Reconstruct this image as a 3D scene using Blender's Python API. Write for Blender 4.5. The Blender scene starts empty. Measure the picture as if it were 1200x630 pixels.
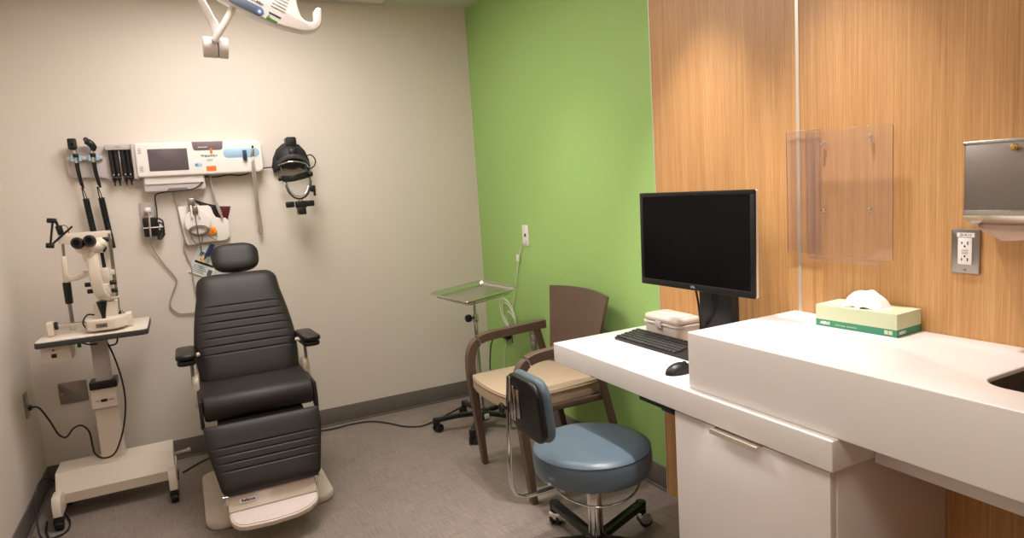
import bpy, bmesh, math, random
from mathutils import Vector, Matrix, Euler
random.seed(7)
R = math.radians
COL = bpy.context.scene.collection

# ------------------------------------------------------------------ materials
def mat(name, col, rough=.5, metal=0., bump=0., bscale=200, coat=0., vary=0., vscale=6, spec=.5, emit=None, estr=1., trans=0., ior=1.45, stretch=(1, 1, 1)):
    m = bpy.data.materials.new(name); m.use_nodes = True
    nt = m.node_tree; b = nt.nodes['Principled BSDF']
    b.inputs['Base Color'].default_value = (*col, 1); b.inputs['Roughness'].default_value = rough
    b.inputs['Metallic'].default_value = metal; b.inputs['Specular IOR Level'].default_value = spec
    b.inputs['Coat Weight'].default_value = coat; b.inputs['IOR'].default_value = ior
    b.inputs['Transmission Weight'].default_value = trans
    tc = nt.nodes.new('ShaderNodeTexCoord'); mp = nt.nodes.new('ShaderNodeMapping')
    mp.inputs['Scale'].default_value = stretch
    nt.links.new(tc.outputs['Object'], mp.inputs['Vector'])
    if vary:
        n = nt.nodes.new('ShaderNodeTexNoise'); n.inputs['Scale'].default_value = vscale; n.inputs['Detail'].default_value = 4
        nt.links.new(mp.outputs['Vector'], n.inputs['Vector'])
        mx = nt.nodes.new('ShaderNodeMix'); mx.data_type = 'RGBA'
        mx.inputs['A'].default_value = (*[c * (1 - vary) for c in col], 1); mx.inputs['B'].default_value = (*[min(1, c * (1 + vary)) for c in col], 1)
        nt.links.new(n.outputs['Fac'], mx.inputs['Factor']); nt.links.new(mx.outputs['Result'], b.inputs['Base Color'])
    if bump:
        n = nt.nodes.new('ShaderNodeTexNoise'); n.inputs['Scale'].default_value = bscale; n.inputs['Detail'].default_value = 3
        nt.links.new(mp.outputs['Vector'], n.inputs['Vector'])
        bp = nt.nodes.new('ShaderNodeBump'); bp.inputs['Strength'].default_value = bump; bp.inputs['Distance'].default_value = .002
        nt.links.new(n.outputs['Fac'], bp.inputs['Height']); nt.links.new(bp.outputs['Normal'], b.inputs['Normal'])
    if emit:
        b.inputs['Emission Color'].default_value = (*emit, 1); b.inputs['Emission Strength'].default_value = estr
    return m

def srgb(r, g, b):
    f = lambda c: (c / 255) / 12.92 if c / 255 <= .04045 else ((c / 255 + .055) / 1.055) ** 2.4
    return (f(r), f(g), f(b))

M = {}
M['wall'] = mat('cream_paint', srgb(222, 212, 203), .75, bump=.08, bscale=260)
M['green'] = mat('green_paint', srgb(158, 196, 114), .7, bump=.08, bscale=260)
M['ceil'] = mat('ceiling_paint', srgb(205, 205, 185), .9)
M['tile'] = mat('ceiling_tile', srgb(225, 224, 212), .95, bump=.4, bscale=300)
M['base'] = mat('vinyl_baseboard', srgb(110, 101, 97), .55, vary=.05)
M['white_solid'] = mat('white_solid_surface', srgb(240, 236, 233), .28, coat=.15, vary=.01)
M['lam'] = mat('white_laminate', srgb(232, 226, 223), .4)
M['beige'] = mat('beige_enamel', srgb(214, 200, 186), .4, coat=.2)
M['pwhite'] = mat('white_plastic', srgb(236, 230, 226), .38)
M['pgrey'] = mat('light_grey_plastic', srgb(198, 190, 190), .42)
M['ivory'] = mat('instrument_ivory', srgb(226, 214, 200), .35, coat=.2)
M['black'] = mat('black_plastic', (.008, .008, .008), .38)
M['blackm'] = mat('black_matte', (.014, .014, .014), .6)
M['dark'] = mat('dark_grey_plastic', (.05, .05, .052), .45)
M['gloss'] = mat('polished_black_metal', (.03, .03, .03), .12, .5)
M['chrome'] = mat('chrome', (.72, .72, .72), .09, 1.)
M['steel'] = mat('brushed_steel', (.36, .33, .31), .32, 1., bump=.15, bscale=90, stretch=(1, 40, 1))
M['steelp'] = mat('polished_steel', (.62, .60, .57), .26, 1.)
M['leather'] = mat('dark_brown_vinyl', srgb(38, 33, 33), .5, bump=.25, bscale=420, vary=.04)
M['tan'] = mat('tan_vinyl', srgb(184, 162, 138), .45, bump=.2, bscale=300)
M['blue'] = mat('slate_blue_vinyl', srgb(88, 104, 116), .34, bump=.15, bscale=300)
M['navy'] = mat('blue_vinyl_side', srgb(82, 96, 110), .4, bump=.15, bscale=300)
M['wood_dark'] = mat('walnut_stained_wood', srgb(98, 80, 68), .42, vary=.14, vscale=9, stretch=(6, 6, 1), bump=.1, bscale=60)
M['screen'] = mat('dark_lcd_glass', (.003, .003, .004), .2, spec=.2)
M['lcd_grey'] = mat('switched_off_grey_screen', srgb(98, 88, 92), .3)
M['lightblue'] = mat('pale_blue_plastic', srgb(160, 196, 222), .4)
M['navyp'] = mat('navy_plastic', srgb(30, 55, 84), .4)
M['navyc'] = mat('navy_connector', srgb(40, 46, 88), .4)
M['orange'] = mat('orange_plastic', srgb(246, 160, 40), .4)
M['orangel'] = mat('orange_sticker', srgb(235, 118, 40), .5)
M['taupe'] = mat('taupe_printer_door', srgb(120, 106, 112), .4)
M['maroon'] = mat('maroon_pouch', srgb(88, 24, 36), .4)
M['card'] = mat('pale_green_paper', srgb(222, 231, 230), .6)
M['ink'] = mat('black_ink', (.01, .01, .012), .6)
M['inkg'] = mat('grey_ink', srgb(90, 92, 98), .6)
M['greenlog'] = mat('green_ink', srgb(60, 160, 110), .6)
M['greentag'] = mat('green_tag', srgb(60, 120, 30), .5)
M['cordg'] = mat('grey_cord_rubber', srgb(170, 160, 152), .5)
M['cordw'] = mat('white_cord_rubber', srgb(225, 225, 205), .5)
M['stain'] = mat('brushed_stainless_plate', (.34, .31, .29), .36, 1.)
M['towel'] = mat('brown_paper_towel', srgb(206, 178, 158), .9, bump=.3, bscale=300)
M['tissue'] = mat('white_tissue_paper', srgb(250, 248, 246), .8)
M['boxgreen'] = mat('green_printed_card', srgb(62, 138, 106), .5)
M['boxlight'] = mat('pale_green_printed_card', srgb(204, 212, 178), .5, vary=.06, vscale=14)
M['bluesheet'] = mat('slate_control_panel', srgb(92, 104, 122), .3)
M['btn'] = mat('blue_button', srgb(90, 130, 190), .3)
M['stor'] = mat('translucent_grey_plastic', srgb(214, 202, 192), .35)
M['brass'] = mat('brass', (.6, .42, .16), .25, 1.)
M['sink'] = mat('dark_steel_sink', (.25, .22, .2), .35, .8)
M['speck'] = mat('speckled_foot_pad', srgb(222, 208, 206), .6, vary=.12, vscale=120)
M['metaltrim'] = mat('satin_aluminium', srgb(215, 205, 190), .35, .4)
M['glow'] = mat('lamp_diffuser', (.9, .88, .84), .6, emit=(1, .93, .84), estr=6)

def wood_panel_mat():
    m = bpy.data.materials.new('striped_oak_veneer'); m.use_nodes = True; nt = m.node_tree; b = nt.nodes['Principled BSDF']
    tc = nt.nodes.new('ShaderNodeTexCoord')
    def noise(scale, st, det=3):
        mp = nt.nodes.new('ShaderNodeMapping'); mp.inputs['Scale'].default_value = st
        n = nt.nodes.new('ShaderNodeTexNoise'); n.inputs['Scale'].default_value = scale; n.inputs['Detail'].default_value = det
        nt.links.new(tc.outputs['Object'], mp.inputs['Vector']); nt.links.new(mp.outputs['Vector'], n.inputs['Vector'])
        return n
    n1 = noise(330, (1, 1, .008), 4); n2 = noise(48, (1, 1, .02), 3); n3 = noise(300, (1, 1, .06), 2)
    r = nt.nodes.new('ShaderNodeValToRGB'); cr = r.color_ramp
    cr.elements[0].position = .34; cr.elements[0].color = (*srgb(178, 126, 74), 1)
    cr.elements[1].position = .66; cr.elements[1].color = (*srgb(214, 168, 112), 1)
    mx = nt.nodes.new('ShaderNodeMath'); mx.operation = 'MULTIPLY_ADD'; mx.inputs[1].default_value = .55
    m2 = nt.nodes.new('ShaderNodeMath'); m2.operation = 'MULTIPLY_ADD'; m2.inputs[1].default_value = .25
    m3 = nt.nodes.new('ShaderNodeMath'); m3.operation = 'MULTIPLY'; m3.inputs[1].default_value = .2
    nt.links.new(n3.outputs['Fac'], m3.inputs[0])
    nt.links.new(n2.outputs['Fac'], m2.inputs[0]); nt.links.new(m3.outputs[0], m2.inputs[2])
    nt.links.new(n1.outputs['Fac'], mx.inputs[0]); nt.links.new(m2.outputs[0], mx.inputs[2])
    nt.links.new(mx.outputs[0], r.inputs['Fac']); nt.links.new(r.outputs['Color'], b.inputs['Base Color'])
    b.inputs['Roughness'].default_value = .42
    return m
M['oak'] = wood_panel_mat()

def floor_mat():
    m = bpy.data.materials.new('woven_vinyl_floor'); m.use_nodes = True; nt = m.node_tree; b = nt.nodes['Principled BSDF']
    tc = nt.nodes.new('ShaderNodeTexCoord')
    def noise(scale, st, det=3):
        mp = nt.nodes.new('ShaderNodeMapping'); mp.inputs['Scale'].default_value = st
        n = nt.nodes.new('ShaderNodeTexNoise'); n.inputs['Scale'].default_value = scale; n.inputs['Detail'].default_value = det
        nt.links.new(tc.outputs['Object'], mp.inputs['Vector']); nt.links.new(mp.outputs['Vector'], n.inputs['Vector'])
        return n
    a = noise(170, (1, .06, 1)); c = noise(170, (.06, 1, 1)); d = noise(2.2, (1, 1, 1))
    s = nt.nodes.new('ShaderNodeMath'); s.operation = 'ADD'
    nt.links.new(a.outputs['Fac'], s.inputs[0]); nt.links.new(c.outputs['Fac'], s.inputs[1])
    s2 = nt.nodes.new('ShaderNodeMath'); s2.operation = 'MULTIPLY_ADD'; s2.inputs[1].default_value = .42
    dd = nt.nodes.new('ShaderNodeMath'); dd.operation = 'MULTIPLY'; dd.inputs[1].default_value = .16
    nt.links.new(d.outputs['Fac'], dd.inputs[0])
    nt.links.new(s.outputs[0], s2.inputs[0]); nt.links.new(dd.outputs[0], s2.inputs[2])
    r = nt.nodes.new('ShaderNodeValToRGB'); cr = r.color_ramp
    cr.elements[0].position = .36; cr.elements[0].color = (*srgb(116, 104, 97), 1)
    cr.elements[1].position = .64; cr.elements[1].color = (*srgb(151, 138, 130), 1)
    nt.links.new(s2.outputs[0], r.inputs['Fac']); nt.links.new(r.outputs['Color'], b.inputs['Base Color'])
    b.inputs['Roughness'].default_value = .5
    return m
M['floor'] = floor_mat()

def acrylic_mat():
    m = bpy.data.materials.new('clear_acrylic'); m.use_nodes = True; nt = m.node_tree
    nt.nodes.remove(nt.nodes['Principled BSDF']); out = nt.nodes['Material Output']
    t = nt.nodes.new('ShaderNodeBsdfTransparent'); t.inputs['Color'].default_value = (.992, .984, .982, 1)
    d = nt.nodes.new('ShaderNodeBsdfDiffuse'); d.inputs['Color'].default_value = (.55, .41, .37, 1)
    g = nt.nodes.new('ShaderNodeBsdfGlossy'); g.inputs['Roughness'].default_value = .05
    lw = nt.nodes.new('ShaderNodeLayerWeight'); lw.inputs['Blend'].default_value = .5
    pw = nt.nodes.new('ShaderNodeMath'); pw.operation = 'POWER'; pw.inputs[1].default_value = 5
    fr = nt.nodes.new('ShaderNodeMath'); fr.operation = 'MULTIPLY_ADD'; fr.inputs[1].default_value = .7; fr.inputs[2].default_value = .03
    nt.links.new(lw.outputs['Facing'], pw.inputs[0]); nt.links.new(pw.outputs[0], fr.inputs[0])
    a = nt.nodes.new('ShaderNodeMixShader'); a.inputs[0].default_value = .085
    c = nt.nodes.new('ShaderNodeMixShader')
    nt.links.new(t.outputs[0], a.inputs[1]); nt.links.new(d.outputs[0], a.inputs[2])
    nt.links.new(fr.outputs[0], c.inputs[0]); nt.links.new(a.outputs[0], c.inputs[1]); nt.links.new(g.outputs[0], c.inputs[2])
    nt.links.new(c.outputs[0], out.inputs['Surface'])
    return m
M['acrylic'] = acrylic_mat()
M['acrylic_edge'] = mat('acrylic_edge', srgb(176, 140, 124), .3)

# ------------------------------------------------------------------ mesh helpers
def catmull(pts, n=6, closed=False):
    P = [Vector(p) for p in pts]; out = []
    N = len(P); rng = N if closed else N - 1
    for i in range(rng):
        p0 = P[(i - 1) % N] if closed or i > 0 else P[0] * 2 - P[1]
        p1 = P[i]; p2 = P[(i + 1) % N]
        p3 = P[(i + 2) % N] if closed or i + 2 < N else P[-1] * 2 - P[-2]
        for k in range(n):
            t = k / n
            out.append(.5 * ((2 * p1) + (p2 - p0) * t + (2 * p0 - 5 * p1 + 4 * p2 - p3) * t * t + (3 * p1 - p0 - 3 * p2 + p3) * t ** 3))
    if not closed: out.append(P[-1])
    return out

def rrect(x0, x1, y0, y1, r, n=6):
    """rounded rectangle outline; r a radius or four radii (lower left, lower right, upper right, upper left)"""
    rs = r if isinstance(r, (tuple, list)) else (r,) * 4
    c = [((x0, y0), rs[0], 180), ((x1, y0), rs[1], 270), ((x1, y1), rs[2], 0), ((x0, y1), rs[3], 90)]
    out = []
    for (cx, cy), q, a0 in c:
        q = max(q, 1e-5); ox = cx + q * (1 if cx == x0 else -1); oy = cy + q * (1 if cy == y0 else -1)
        for k in range(n + 1):
            a = R(a0 + 90 * k / n); out.append((ox + q * math.cos(a), oy + q * math.sin(a)))
    return out

class MB:
    def __init__(s): s.bm = bmesh.new()
    def add(s, tmp, mtx=None):
        if mtx is not None: bmesh.ops.transform(tmp, matrix=mtx, verts=tmp.verts)
        me = bpy.data.meshes.new('tmp'); tmp.to_mesh(me); tmp.free(); s.bm.from_mesh(me); bpy.data.meshes.remove(me); return s
    def box(s, x0, x1, y0, y1, z0, z1, bev=0., seg=2, mtx=None):
        t = bmesh.new(); bmesh.ops.create_cube(t, size=1)
        S = Matrix.Translation(((x0 + x1) / 2, (y0 + y1) / 2, (z0 + z1) / 2)) @ Matrix.Diagonal((abs(x1 - x0), abs(y1 - y0), abs(z1 - z0), 1))
        bmesh.ops.transform(t, matrix=S, verts=t.verts)
        if bev: bmesh.ops.bevel(t, geom=t.edges[:], offset=bev, segments=seg, profile=.5, affect='EDGES', clamp_overlap=True)
        return s.add(t, mtx)
    def prism(s, poly, h0, h1, bev=0., seg=2, mtx=None):
        """outline in the local XY plane, extruded from h0 to h1 along local Z"""
        t = bmesh.new(); vs = [t.verts.new((p[0], p[1], h0)) for p in poly]
        f = t.faces.new(vs); ex = bmesh.ops.extrude_face_region(t, geom=[f])
        nv = [g for g in ex['geom'] if isinstance(g, bmesh.types.BMVert)]
        for v in nv: v.co.z = h1
        bmesh.ops.recalc_face_normals(t, faces=t.faces)
        if bev:
            ed = [e for e in t.edges if abs(e.verts[0].co.z - e.verts[1].co.z) < 1e-7]
            bmesh.ops.bevel(t, geom=ed, offset=bev, segments=seg, profile=.5, affect='EDGES', clamp_overlap=True)
        return s.add(t, mtx)
    def cyl(s, p0, p1, r0, r1=None, n=20, bev=0.):
        r1 = r0 if r1 is None else r1; p0 = Vector(p0); p1 = Vector(p1); d = p1 - p0; L = d.length
        t = bmesh.new(); bmesh.ops.create_cone(t, cap_ends=True, segments=n, radius1=r0, radius2=r1, depth=L)
        if bev:
            ed = [e for e in t.edges if abs(abs(e.verts[0].co.z) - L / 2) < 1e-6 and abs(e.verts[0].co.z - e.verts[1].co.z) < 1e-6]
            bmesh.ops.bevel(t, geom=ed, offset=bev, segments=2, profile=.5, affect='EDGES', clamp_overlap=True)
        q = d.to_track_quat('Z', 'Y').to_matrix().to_4x4()
        return s.add(t, Matrix.Translation((p0 + p1) / 2) @ q)
    def ball(s, c, r, n=16, mtx=None):
        t = bmesh.new(); bmesh.ops.create_uvsphere(t, u_segments=n, v_segments=n // 2 + 2, radius=1)
        r = r if isinstance(r, (tuple, list)) else (r, r, r)
        m = Matrix.Translation(c) @ (mtx or Matrix()) @ Matrix.Diagonal((*r, 1))
        return s.add(t, m)
    def tube(s, pts, r, n=8, closed=False, smooth=True, sub=6, sec=None, up=None):
        """sweep a circle of radius r, or the section sec (list of (a,b)), along pts"""
        P = catmull(pts, sub, closed) if smooth else [Vector(p) for p in pts]
        t = bmesh.new(); rings = []; N = len(P)
        ref = Vector(up) if up else None; prev = None
        for i, p in enumerate(P):
            a = P[(i - 1) % N] if closed or i else P[0]; b = P[(i + 1) % N] if closed or i < N - 1 else P[-1]
            d = (b - a).normalized()
            if ref is not None: u = (ref - d * ref.dot(d)).normalized()
            else:
                if prev is None: prev = Vector((0, 0, 1)) if abs(d.z) < .9 else Vector((1, 0, 0))
                u = (prev - d * prev.dot(d)).normalized(); prev = u
            v = d.cross(u)
            rr = r[min(len(r) - 1, int(i / max(1, N - 1) * (len(r) - 1) + .5))] if isinstance(r, (list, tuple)) else r
            if sec: ring = [t.verts.new(p + u * q[0] + v * q[1]) for q in sec]
            else: ring = [t.verts.new(p + (u * math.cos(2 * math.pi * k / n) + v * math.sin(2 * math.pi * k / n)) * rr) for k in range(n)]
            rings.append(ring)
        m = len(rings[0])
        for i in range(N if closed else N - 1):
            A = rings[i]; B = rings[(i + 1) % N]
            for k in range(m): t.faces.new((A[k], A[(k + 1) % m], B[(k + 1) % m], B[k]))
        if not closed: t.faces.new(rings[0][::-1]); t.faces.new(rings[-1])
        bmesh.ops.recalc_face_normals(t, faces=t.faces)
        return s.add(t)
    def lathe(s, prof, c=(0, 0, 0), n=32, mtx=None):
        """prof: list of (radius, height) about local Z at c"""
        t = bmesh.new(); rings = []
        for r, h in prof:
            if r < 1e-6: rings.append([t.verts.new((0, 0, h))])
            else: rings.append([t.verts.new((r * math.cos(2 * math.pi * k / n), r * math.sin(2 * math.pi * k / n), h)) for k in range(n)])
        for A, B in zip(rings, rings[1:]):
            if len(A) == 1 and len(B) == 1: continue
            for k in range(n):
                k2 = (k + 1) % n
                if len(A) == 1: t.faces.new((A[0], B[k2], B[k]))
                elif len(B) == 1: t.faces.new((A[k], A[k2], B[0]))
                else: t.faces.new((A[k], A[k2], B[k2], B[k]))
        if len(rings[0]) > 1: t.faces.new(rings[0][::-1])
        if len(rings[-1]) > 1: t.faces.new(rings[-1])
        bmesh.ops.recalc_face_normals(t, faces=t.faces)
        return s.add(t, Matrix.Translation(c) @ (mtx or Matrix()))
    def grid(s, f, nu, nv, close_u=False, close_v=False, thick=0):
        t = bmesh.new(); V = [[t.verts.new(f(i / nu, j / nv)) for i in range(nu + (0 if close_u else 1))] for j in range(nv + (0 if close_v else 1))]
        for j in range(nv):
            for i in range(nu):
                a = V[j][i]; b = V[j][(i + 1) % len(V[j])]; c = V[(j + 1) % len(V)][(i + 1) % len(V[j])]; d = V[(j + 1) % len(V)][i]
                t.faces.new((a, b, c, d))
        if thick:
            bmesh.ops.recalc_face_normals(t, faces=t.faces)
            bmesh.ops.solidify(t, geom=t.faces[:], thickness=thick)
        bmesh.ops.recalc_face_normals(t, faces=t.faces)
        return s.add(t)
    def cushion(s, mtx, L, Rt, H, front, back, grooves=(), gd=.006, gw=.012, nu=24, nv=80, e=7.):
        """padded panel: local X across, local Y along (0..H), local Z out; L,Rt give the side edges at v, front/back pad depth"""
        def ed(t): return max(0., 1 - abs(2 * t - 1) ** e) ** (1 / 2.2)
        t = bmesh.new()
        def mk(side):
            rows = []
            for j in range(nv + 1):
                v = .5 - .5 * math.cos(math.pi * j / nv) if False else j / nv
                v = v if 0 else (j / nv)
                row = []
                for i in range(nu + 1):
                    u = .5 - .5 * math.cos(math.pi * i / nu)
                    x = L(v) + (Rt(v) - L(v)) * u
                    prof = ed(u) * ed(v)
                    z = (front if side > 0 else -back) * prof
                    if side > 0:
                        for g in grooves:
                            d = abs(v * H - g)
                            if d < gw: z -= gd * (1 - d / gw) ** 1.5 * min(1, 6 * min(u, 1 - u))
                    row.append((x, v * H, z))
                rows.append(row)
            return rows
        A = mk(1); B = mk(-1); VA = [[t.verts.new(p) for p in r] for r in A]
        VB = [[VA[j][i] if (i in (0, nu) or j in (0, nv)) else t.verts.new(B[j][i]) for i in range(nu + 1)] for j in range(nv + 1)]
        for V, fl in ((VA, 0), (VB, 1)):
            for j in range(nv):
                for i in range(nu):
                    q = (V[j][i], V[j][i + 1], V[j + 1][i + 1], V[j + 1][i])
                    t.faces.new(q[::-1] if fl else q)
        bmesh.ops.recalc_face_normals(t, faces=t.faces)
        return s.add(t, mtx)
    def build(s, name, m, parent=None, angle=38, mats=None, world=True, own=False):
        me = bpy.data.meshes.new(name)
        if world and parent is not None:
            bmesh.ops.transform(s.bm, matrix=WORLD[parent.name].inverted(), verts=s.bm.verts)
        loc = Vector((0, 0, 0))
        if own:
            xs = [v.co for v in s.bm.verts]; lo = Vector([min(c[i] for c in xs) for i in range(3)]); hi = Vector([max(c[i] for c in xs) for i in range(3)])
            loc = Vector(((lo.x + hi.x) / 2, (lo.y + hi.y) / 2, lo.z)); bmesh.ops.translate(s.bm, vec=-loc, verts=s.bm.verts)
        s.bm.to_mesh(me); s.bm.free()
        me.materials.append(m)
        for q in (mats or []): me.materials.append(q)
        if mats:
            for p in me.polygons:
                if abs(p.normal.x) < .5: p.material_index = 1
        me.shade_smooth(); me.set_sharp_from_angle(angle=R(angle))
        o = bpy.data.objects.new(name, me); COL.objects.link(o); o.location = loc
        if parent is not None: o.parent = parent; WORLD[o.name] = WORLD[parent.name]
        else: WORLD[o.name] = Matrix.Translation(loc)
        return o
WORLD = {}

def thing(name, label, cat, loc, rz=0., group=None):
    o = bpy.data.objects.new(name, None); COL.objects.link(o); o.location = loc; o.rotation_euler = (0, 0, rz)
    o.empty_display_size = .05; o['label'] = label; o['category'] = cat
    if group: o['group'] = group
    WORLD[o.name] = Matrix.Translation(loc) @ Matrix.Rotation(rz, 4, 'Z'); return o
def single(mb, name, m, label, cat, group=None, kind=None, angle=38):
    o = mb.build(name, m, None, angle, own=True); o['label'] = label; o['category'] = cat
    if group: o['group'] = group
    if kind: o['kind'] = kind
    return o
def struct(mb, name, m, label=None, parent=None):
    o = mb.build(name, m, parent, 30)
    if parent is None: o['kind'] = 'structure'; o['label'] = label or name.replace('_', ' '); o['category'] = name.split('_')[0]
    return o

def text(name, body, size, mtx, m, parent, sx=1., bold=0.):
    """flat lettering: local X is the reading direction, local Z the outward normal"""
    cu = bpy.data.curves.new(name, 'FONT'); cu.body = body; cu.size = size; cu.align_x = 'CENTER'; cu.align_y = 'CENTER'; cu.extrude = .0003; cu.offset = bold
    cu.resolution_u = 2
    tmp = bpy.data.objects.new('t', cu); COL.objects.link(tmp)
    dg = bpy.context.evaluated_depsgraph_get(); me = bpy.data.meshes.new_from_object(tmp.evaluated_get(dg))
    bpy.data.objects.remove(tmp); bpy.data.curves.remove(cu)
    me.name = name; me.transform(WORLD[parent.name].inverted() @ mtx @ Matrix.Diagonal((sx, 1, 1, 1)))
    me.materials.clear(); me.materials.append(m)
    o = bpy.data.objects.new(name, me); COL.objects.link(o); o.parent = parent; WORLD[o.name] = WORLD[parent.name]; return o
def frame(o, x, z):
    x = Vector(x).normalized(); z = Vector(z); z = (z - x * z.dot(x)).normalized(); y = z.cross(x)
    return Matrix(((x.x, y.x, z.x, o[0]), (x.y, y.y, z.y, o[1]), (x.z, y.z, z.z, o[2]), (0, 0, 0, 1)))
BW = lambda x, y, z: frame((x, y, z), (1, 0, 0), (0, -1, 0))      # faces the room from the back wall: local X = world X, local Y = up
RW = lambda x, y, z: frame((x, y, z), (0, -1, 0), (-1, 0, 0))     # faces the room from the right wall: local X = -Y, local Y = up
LW = lambda x, y, z: frame((x, y, z), (0, 1, 0), (1, 0, 0))       # from the left wall
def back_poly(mb, poly, y0, y1, bev=0., seg=2):
    """outline in world XZ, from depth y0 (wall side) to y1 (room side, more negative)"""
    return mb.prism(poly, -y0, -y1, bev, seg, mtx=BW(0, 0, 0))

# ------------------------------------------------------------------ the room
W, H, YF = 2.54, 2.525, -4.75
struct(MB().box(-.12, W + .12, YF - .12, .12, -.1, 0), 'floor', M['floor'], 'grey brown woven-look vinyl floor')
struct(MB().box(-.12, W + .12, YF - .12, .12, H, H + .1), 'ceiling', M['ceil'], 'plain painted ceiling')
struct(MB().box(-.12, W + .12, 0, .12, 0, H), 'wall_back', M['wall'], 'cream painted back wall')
struct(MB().box(-.12, 0, YF, 0, 0, H), 'wall_left', M['wall'], 'cream painted left wall')
struct(MB().box(W, W + .12, YF, 0, 0, H), 'wall_right', M['green'], 'bright green painted right wall')
struct(MB().box(-.12, W + .12, YF - .12, YF, 0, H), 'wall_front', M['oak'], 'unseen wall behind the camera, made oak to cut fill light')  # unseen wall; darker oak finish chosen to reduce bounced fill
def baseboard(poly_pts, name):
    pass
prof = lambda: None
mb = MB(); mb.box(0.0, W, -.006, 0, 0, .108, .002); mb.box(0.0, W, -.016, -.004, 0, .010, .004); struct(mb, 'baseboard_back', M['base'], 'dark grey vinyl baseboard along the back wall')
mb = MB(); mb.box(0, .006, YF, -.006, 0, .108, .002); mb.box(.004, .016, YF, -.016, 0, .010, .004); struct(mb, 'baseboard_left', M['base'], 'dark grey vinyl baseboard along the left wall')
mb = MB(); mb.box(W - .006, W, -1.838, -.006, 0, .108, .002); mb.box(W - .016, W - .004, -1.838, -.016, 0, .010, .004); struct(mb, 'baseboard_right', M['base'], 'dark grey vinyl baseboard under the green wall')
struct(MB().box(W - .012, W + .002, -2.548, -1.846, 0, H), 'wall_panel_far', M['oak'], 'striped oak veneer wall panel behind the monitor')
struct(MB().box(W - .012, W + .002, YF, -2.560, 0, H), 'wall_panel_near', M['oak'], 'striped oak veneer wall panel behind the raised counter')
struct(MB().box(W - .014, W + .002, -2.560, -2.548, 0, H), 'trim_1', M['metaltrim'], 'pale metal strip between the two oak panels')
struct(MB().box(W - .014, W + .002, -1.846, -1.840, 0, H), 'trim_2', M['metaltrim'], 'pale edge strip where oak meets green paint')
# ceiling grid: lay-in tiles over the left part of the room
mb = MB()
mb.box(0.0, 2.0, YF, -.02, H - .006, H)
struct(mb, 'ceiling_tiles', M['tile'], 'white lay-in ceiling tiles')
mb = MB()
for x in (.58, 1.185, 1.79, 2.0): mb.box(x - .011, x + .011, YF, -.01, H - .012, H - .005)
for y in (-.02, -.62, -1.22, -1.82, -2.42, -3.02, -3.62, -4.22): mb.box(0, 2.011, y - .011, y + .011, H - .0125, H - .005)
struct(mb, 'trim_3', M['pgrey'], 'ceiling grid bars')

# ------------------------------------------------------------------ ceiling lights (out of view; the front one is added fill)
def area(name, x, y, z, sx, sy, power, col, parent=None):
    l = bpy.data.lights.new(name, 'AREA'); l.shape = 'RECTANGLE'; l.size = sx; l.size_y = sy; l.energy = power; l.color = col
    o = bpy.data.objects.new(name, l); COL.objects.link(o); o.location = (x, y, z); return o
def spot(name, x, y, z, power, col, ang=62, blend=.7, rad=.04):
    l = bpy.data.lights.new(name, 'SPOT'); l.energy = power; l.color = col; l.spot_size = R(ang); l.spot_blend = blend; l.shadow_soft_size = rad
    o = bpy.data.objects.new(name, l); COL.objects.link(o); o.location = (x, y, z); return o
WARM = (1, .93, .895)
def troffer(x, y, power, lab):
    t = thing('ceiling_light', lab, 'ceiling light', (x, y, H - .03))
    m = MB()
    for a, b, c, d in ((-.3, .3, -.6, -.575), (-.3, .3, .575, .6), (-.3, -.275, -.575, .575), (.275, .3, -.575, .575)): m.box(x + a, x + b, y + c, y + d, H - .03, H - .006)
    m.build('frame', M['pwhite'], t)
    MB().box(x - .275, x + .275, y - .575, y + .575, H - .014, H - .007).build('diffuser', M['glow'], t)
    area('troffer_lamp', x, y, H - .032, .54, 1.14, power, WARM)
troffer(1.08, -1.15, 23, 'long flush ceiling light over the examination chair')
troffer(.88, -3.62, 6, 'added fill light near the front wall, shaped as a ceiling light')  # unseen lamp added for moderate front fill
def downlight(x, y, power, lab, **k):
    t = thing('recessed_downlight', lab, 'ceiling light', (x, y, H - .02), group='recessed downlights beside the oak wall')
    MB().lathe([(.055, .0), (.085, .0), (.088, .006), (.085, .014), (.055, .014), (.055, 0)], (x, y, H - .014), 32).build('trim_ring', M['pwhite'], t)
    MB().lathe([(.0, .0), (.054, .0), (.054, .004), (0, .004)], (x, y, H - .006), 32).build('lens', M['glow'], t)
    spot('downlight_lamp', x, y, H - .02, power, WARM, **k)
downlight(1.98, -1.25, 55, 'round ceiling downlight above the wooden armchair', ang=84, blend=1.)
downlight(2.20, -2.16, 128, 'round ceiling downlight above the computer desk')
downlight(2.20, -2.74, 104, 'round ceiling downlight above the raised counter')

# ------------------------------------------------------------------ power outlets and wall plates
def outlet(name, lab, F, w, h, pm, sm, parts=('duplex',), cat='wall outlet'):
    """F: frame matrix at plate centre, local Z outward"""
    o = F.translation; t = thing(name, lab, cat, tuple(o))
    MB().prism(rrect(-w / 2, w / 2, -h / 2, h / 2, .004), 0, .006, .002, mtx=F).build('cover_plate', pm, t)
    if 'duplex' in parts:
        for s in (-1, 1):
            q = MB().prism(rrect(-.017, .017, s * .02 - .014, s * .02 + .014, .010), .005, .009, .001, mtx=F).build('receptacle', sm, t)
            mb = MB()
            for a in (-.006, .006): mb.box(a - .0012, a + .0012, s * .02 - .002, s * .02 + .006, .0085, .0095, mtx=F)
            mb.cyl(F @ Vector((0, s * .02 - .007, .008)), F @ Vector((0, s * .02 - .007, .0095)), .0022, n=10)
            mb.build('slot', M['ink'], q)
    if 'screw' in parts:
        MB().cyl(F @ Vector((0, 0, .005)), F @ Vector((0, 0, .0075)), .003, n=12).build('screw', M['chrome'], t)
    return t
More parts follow.
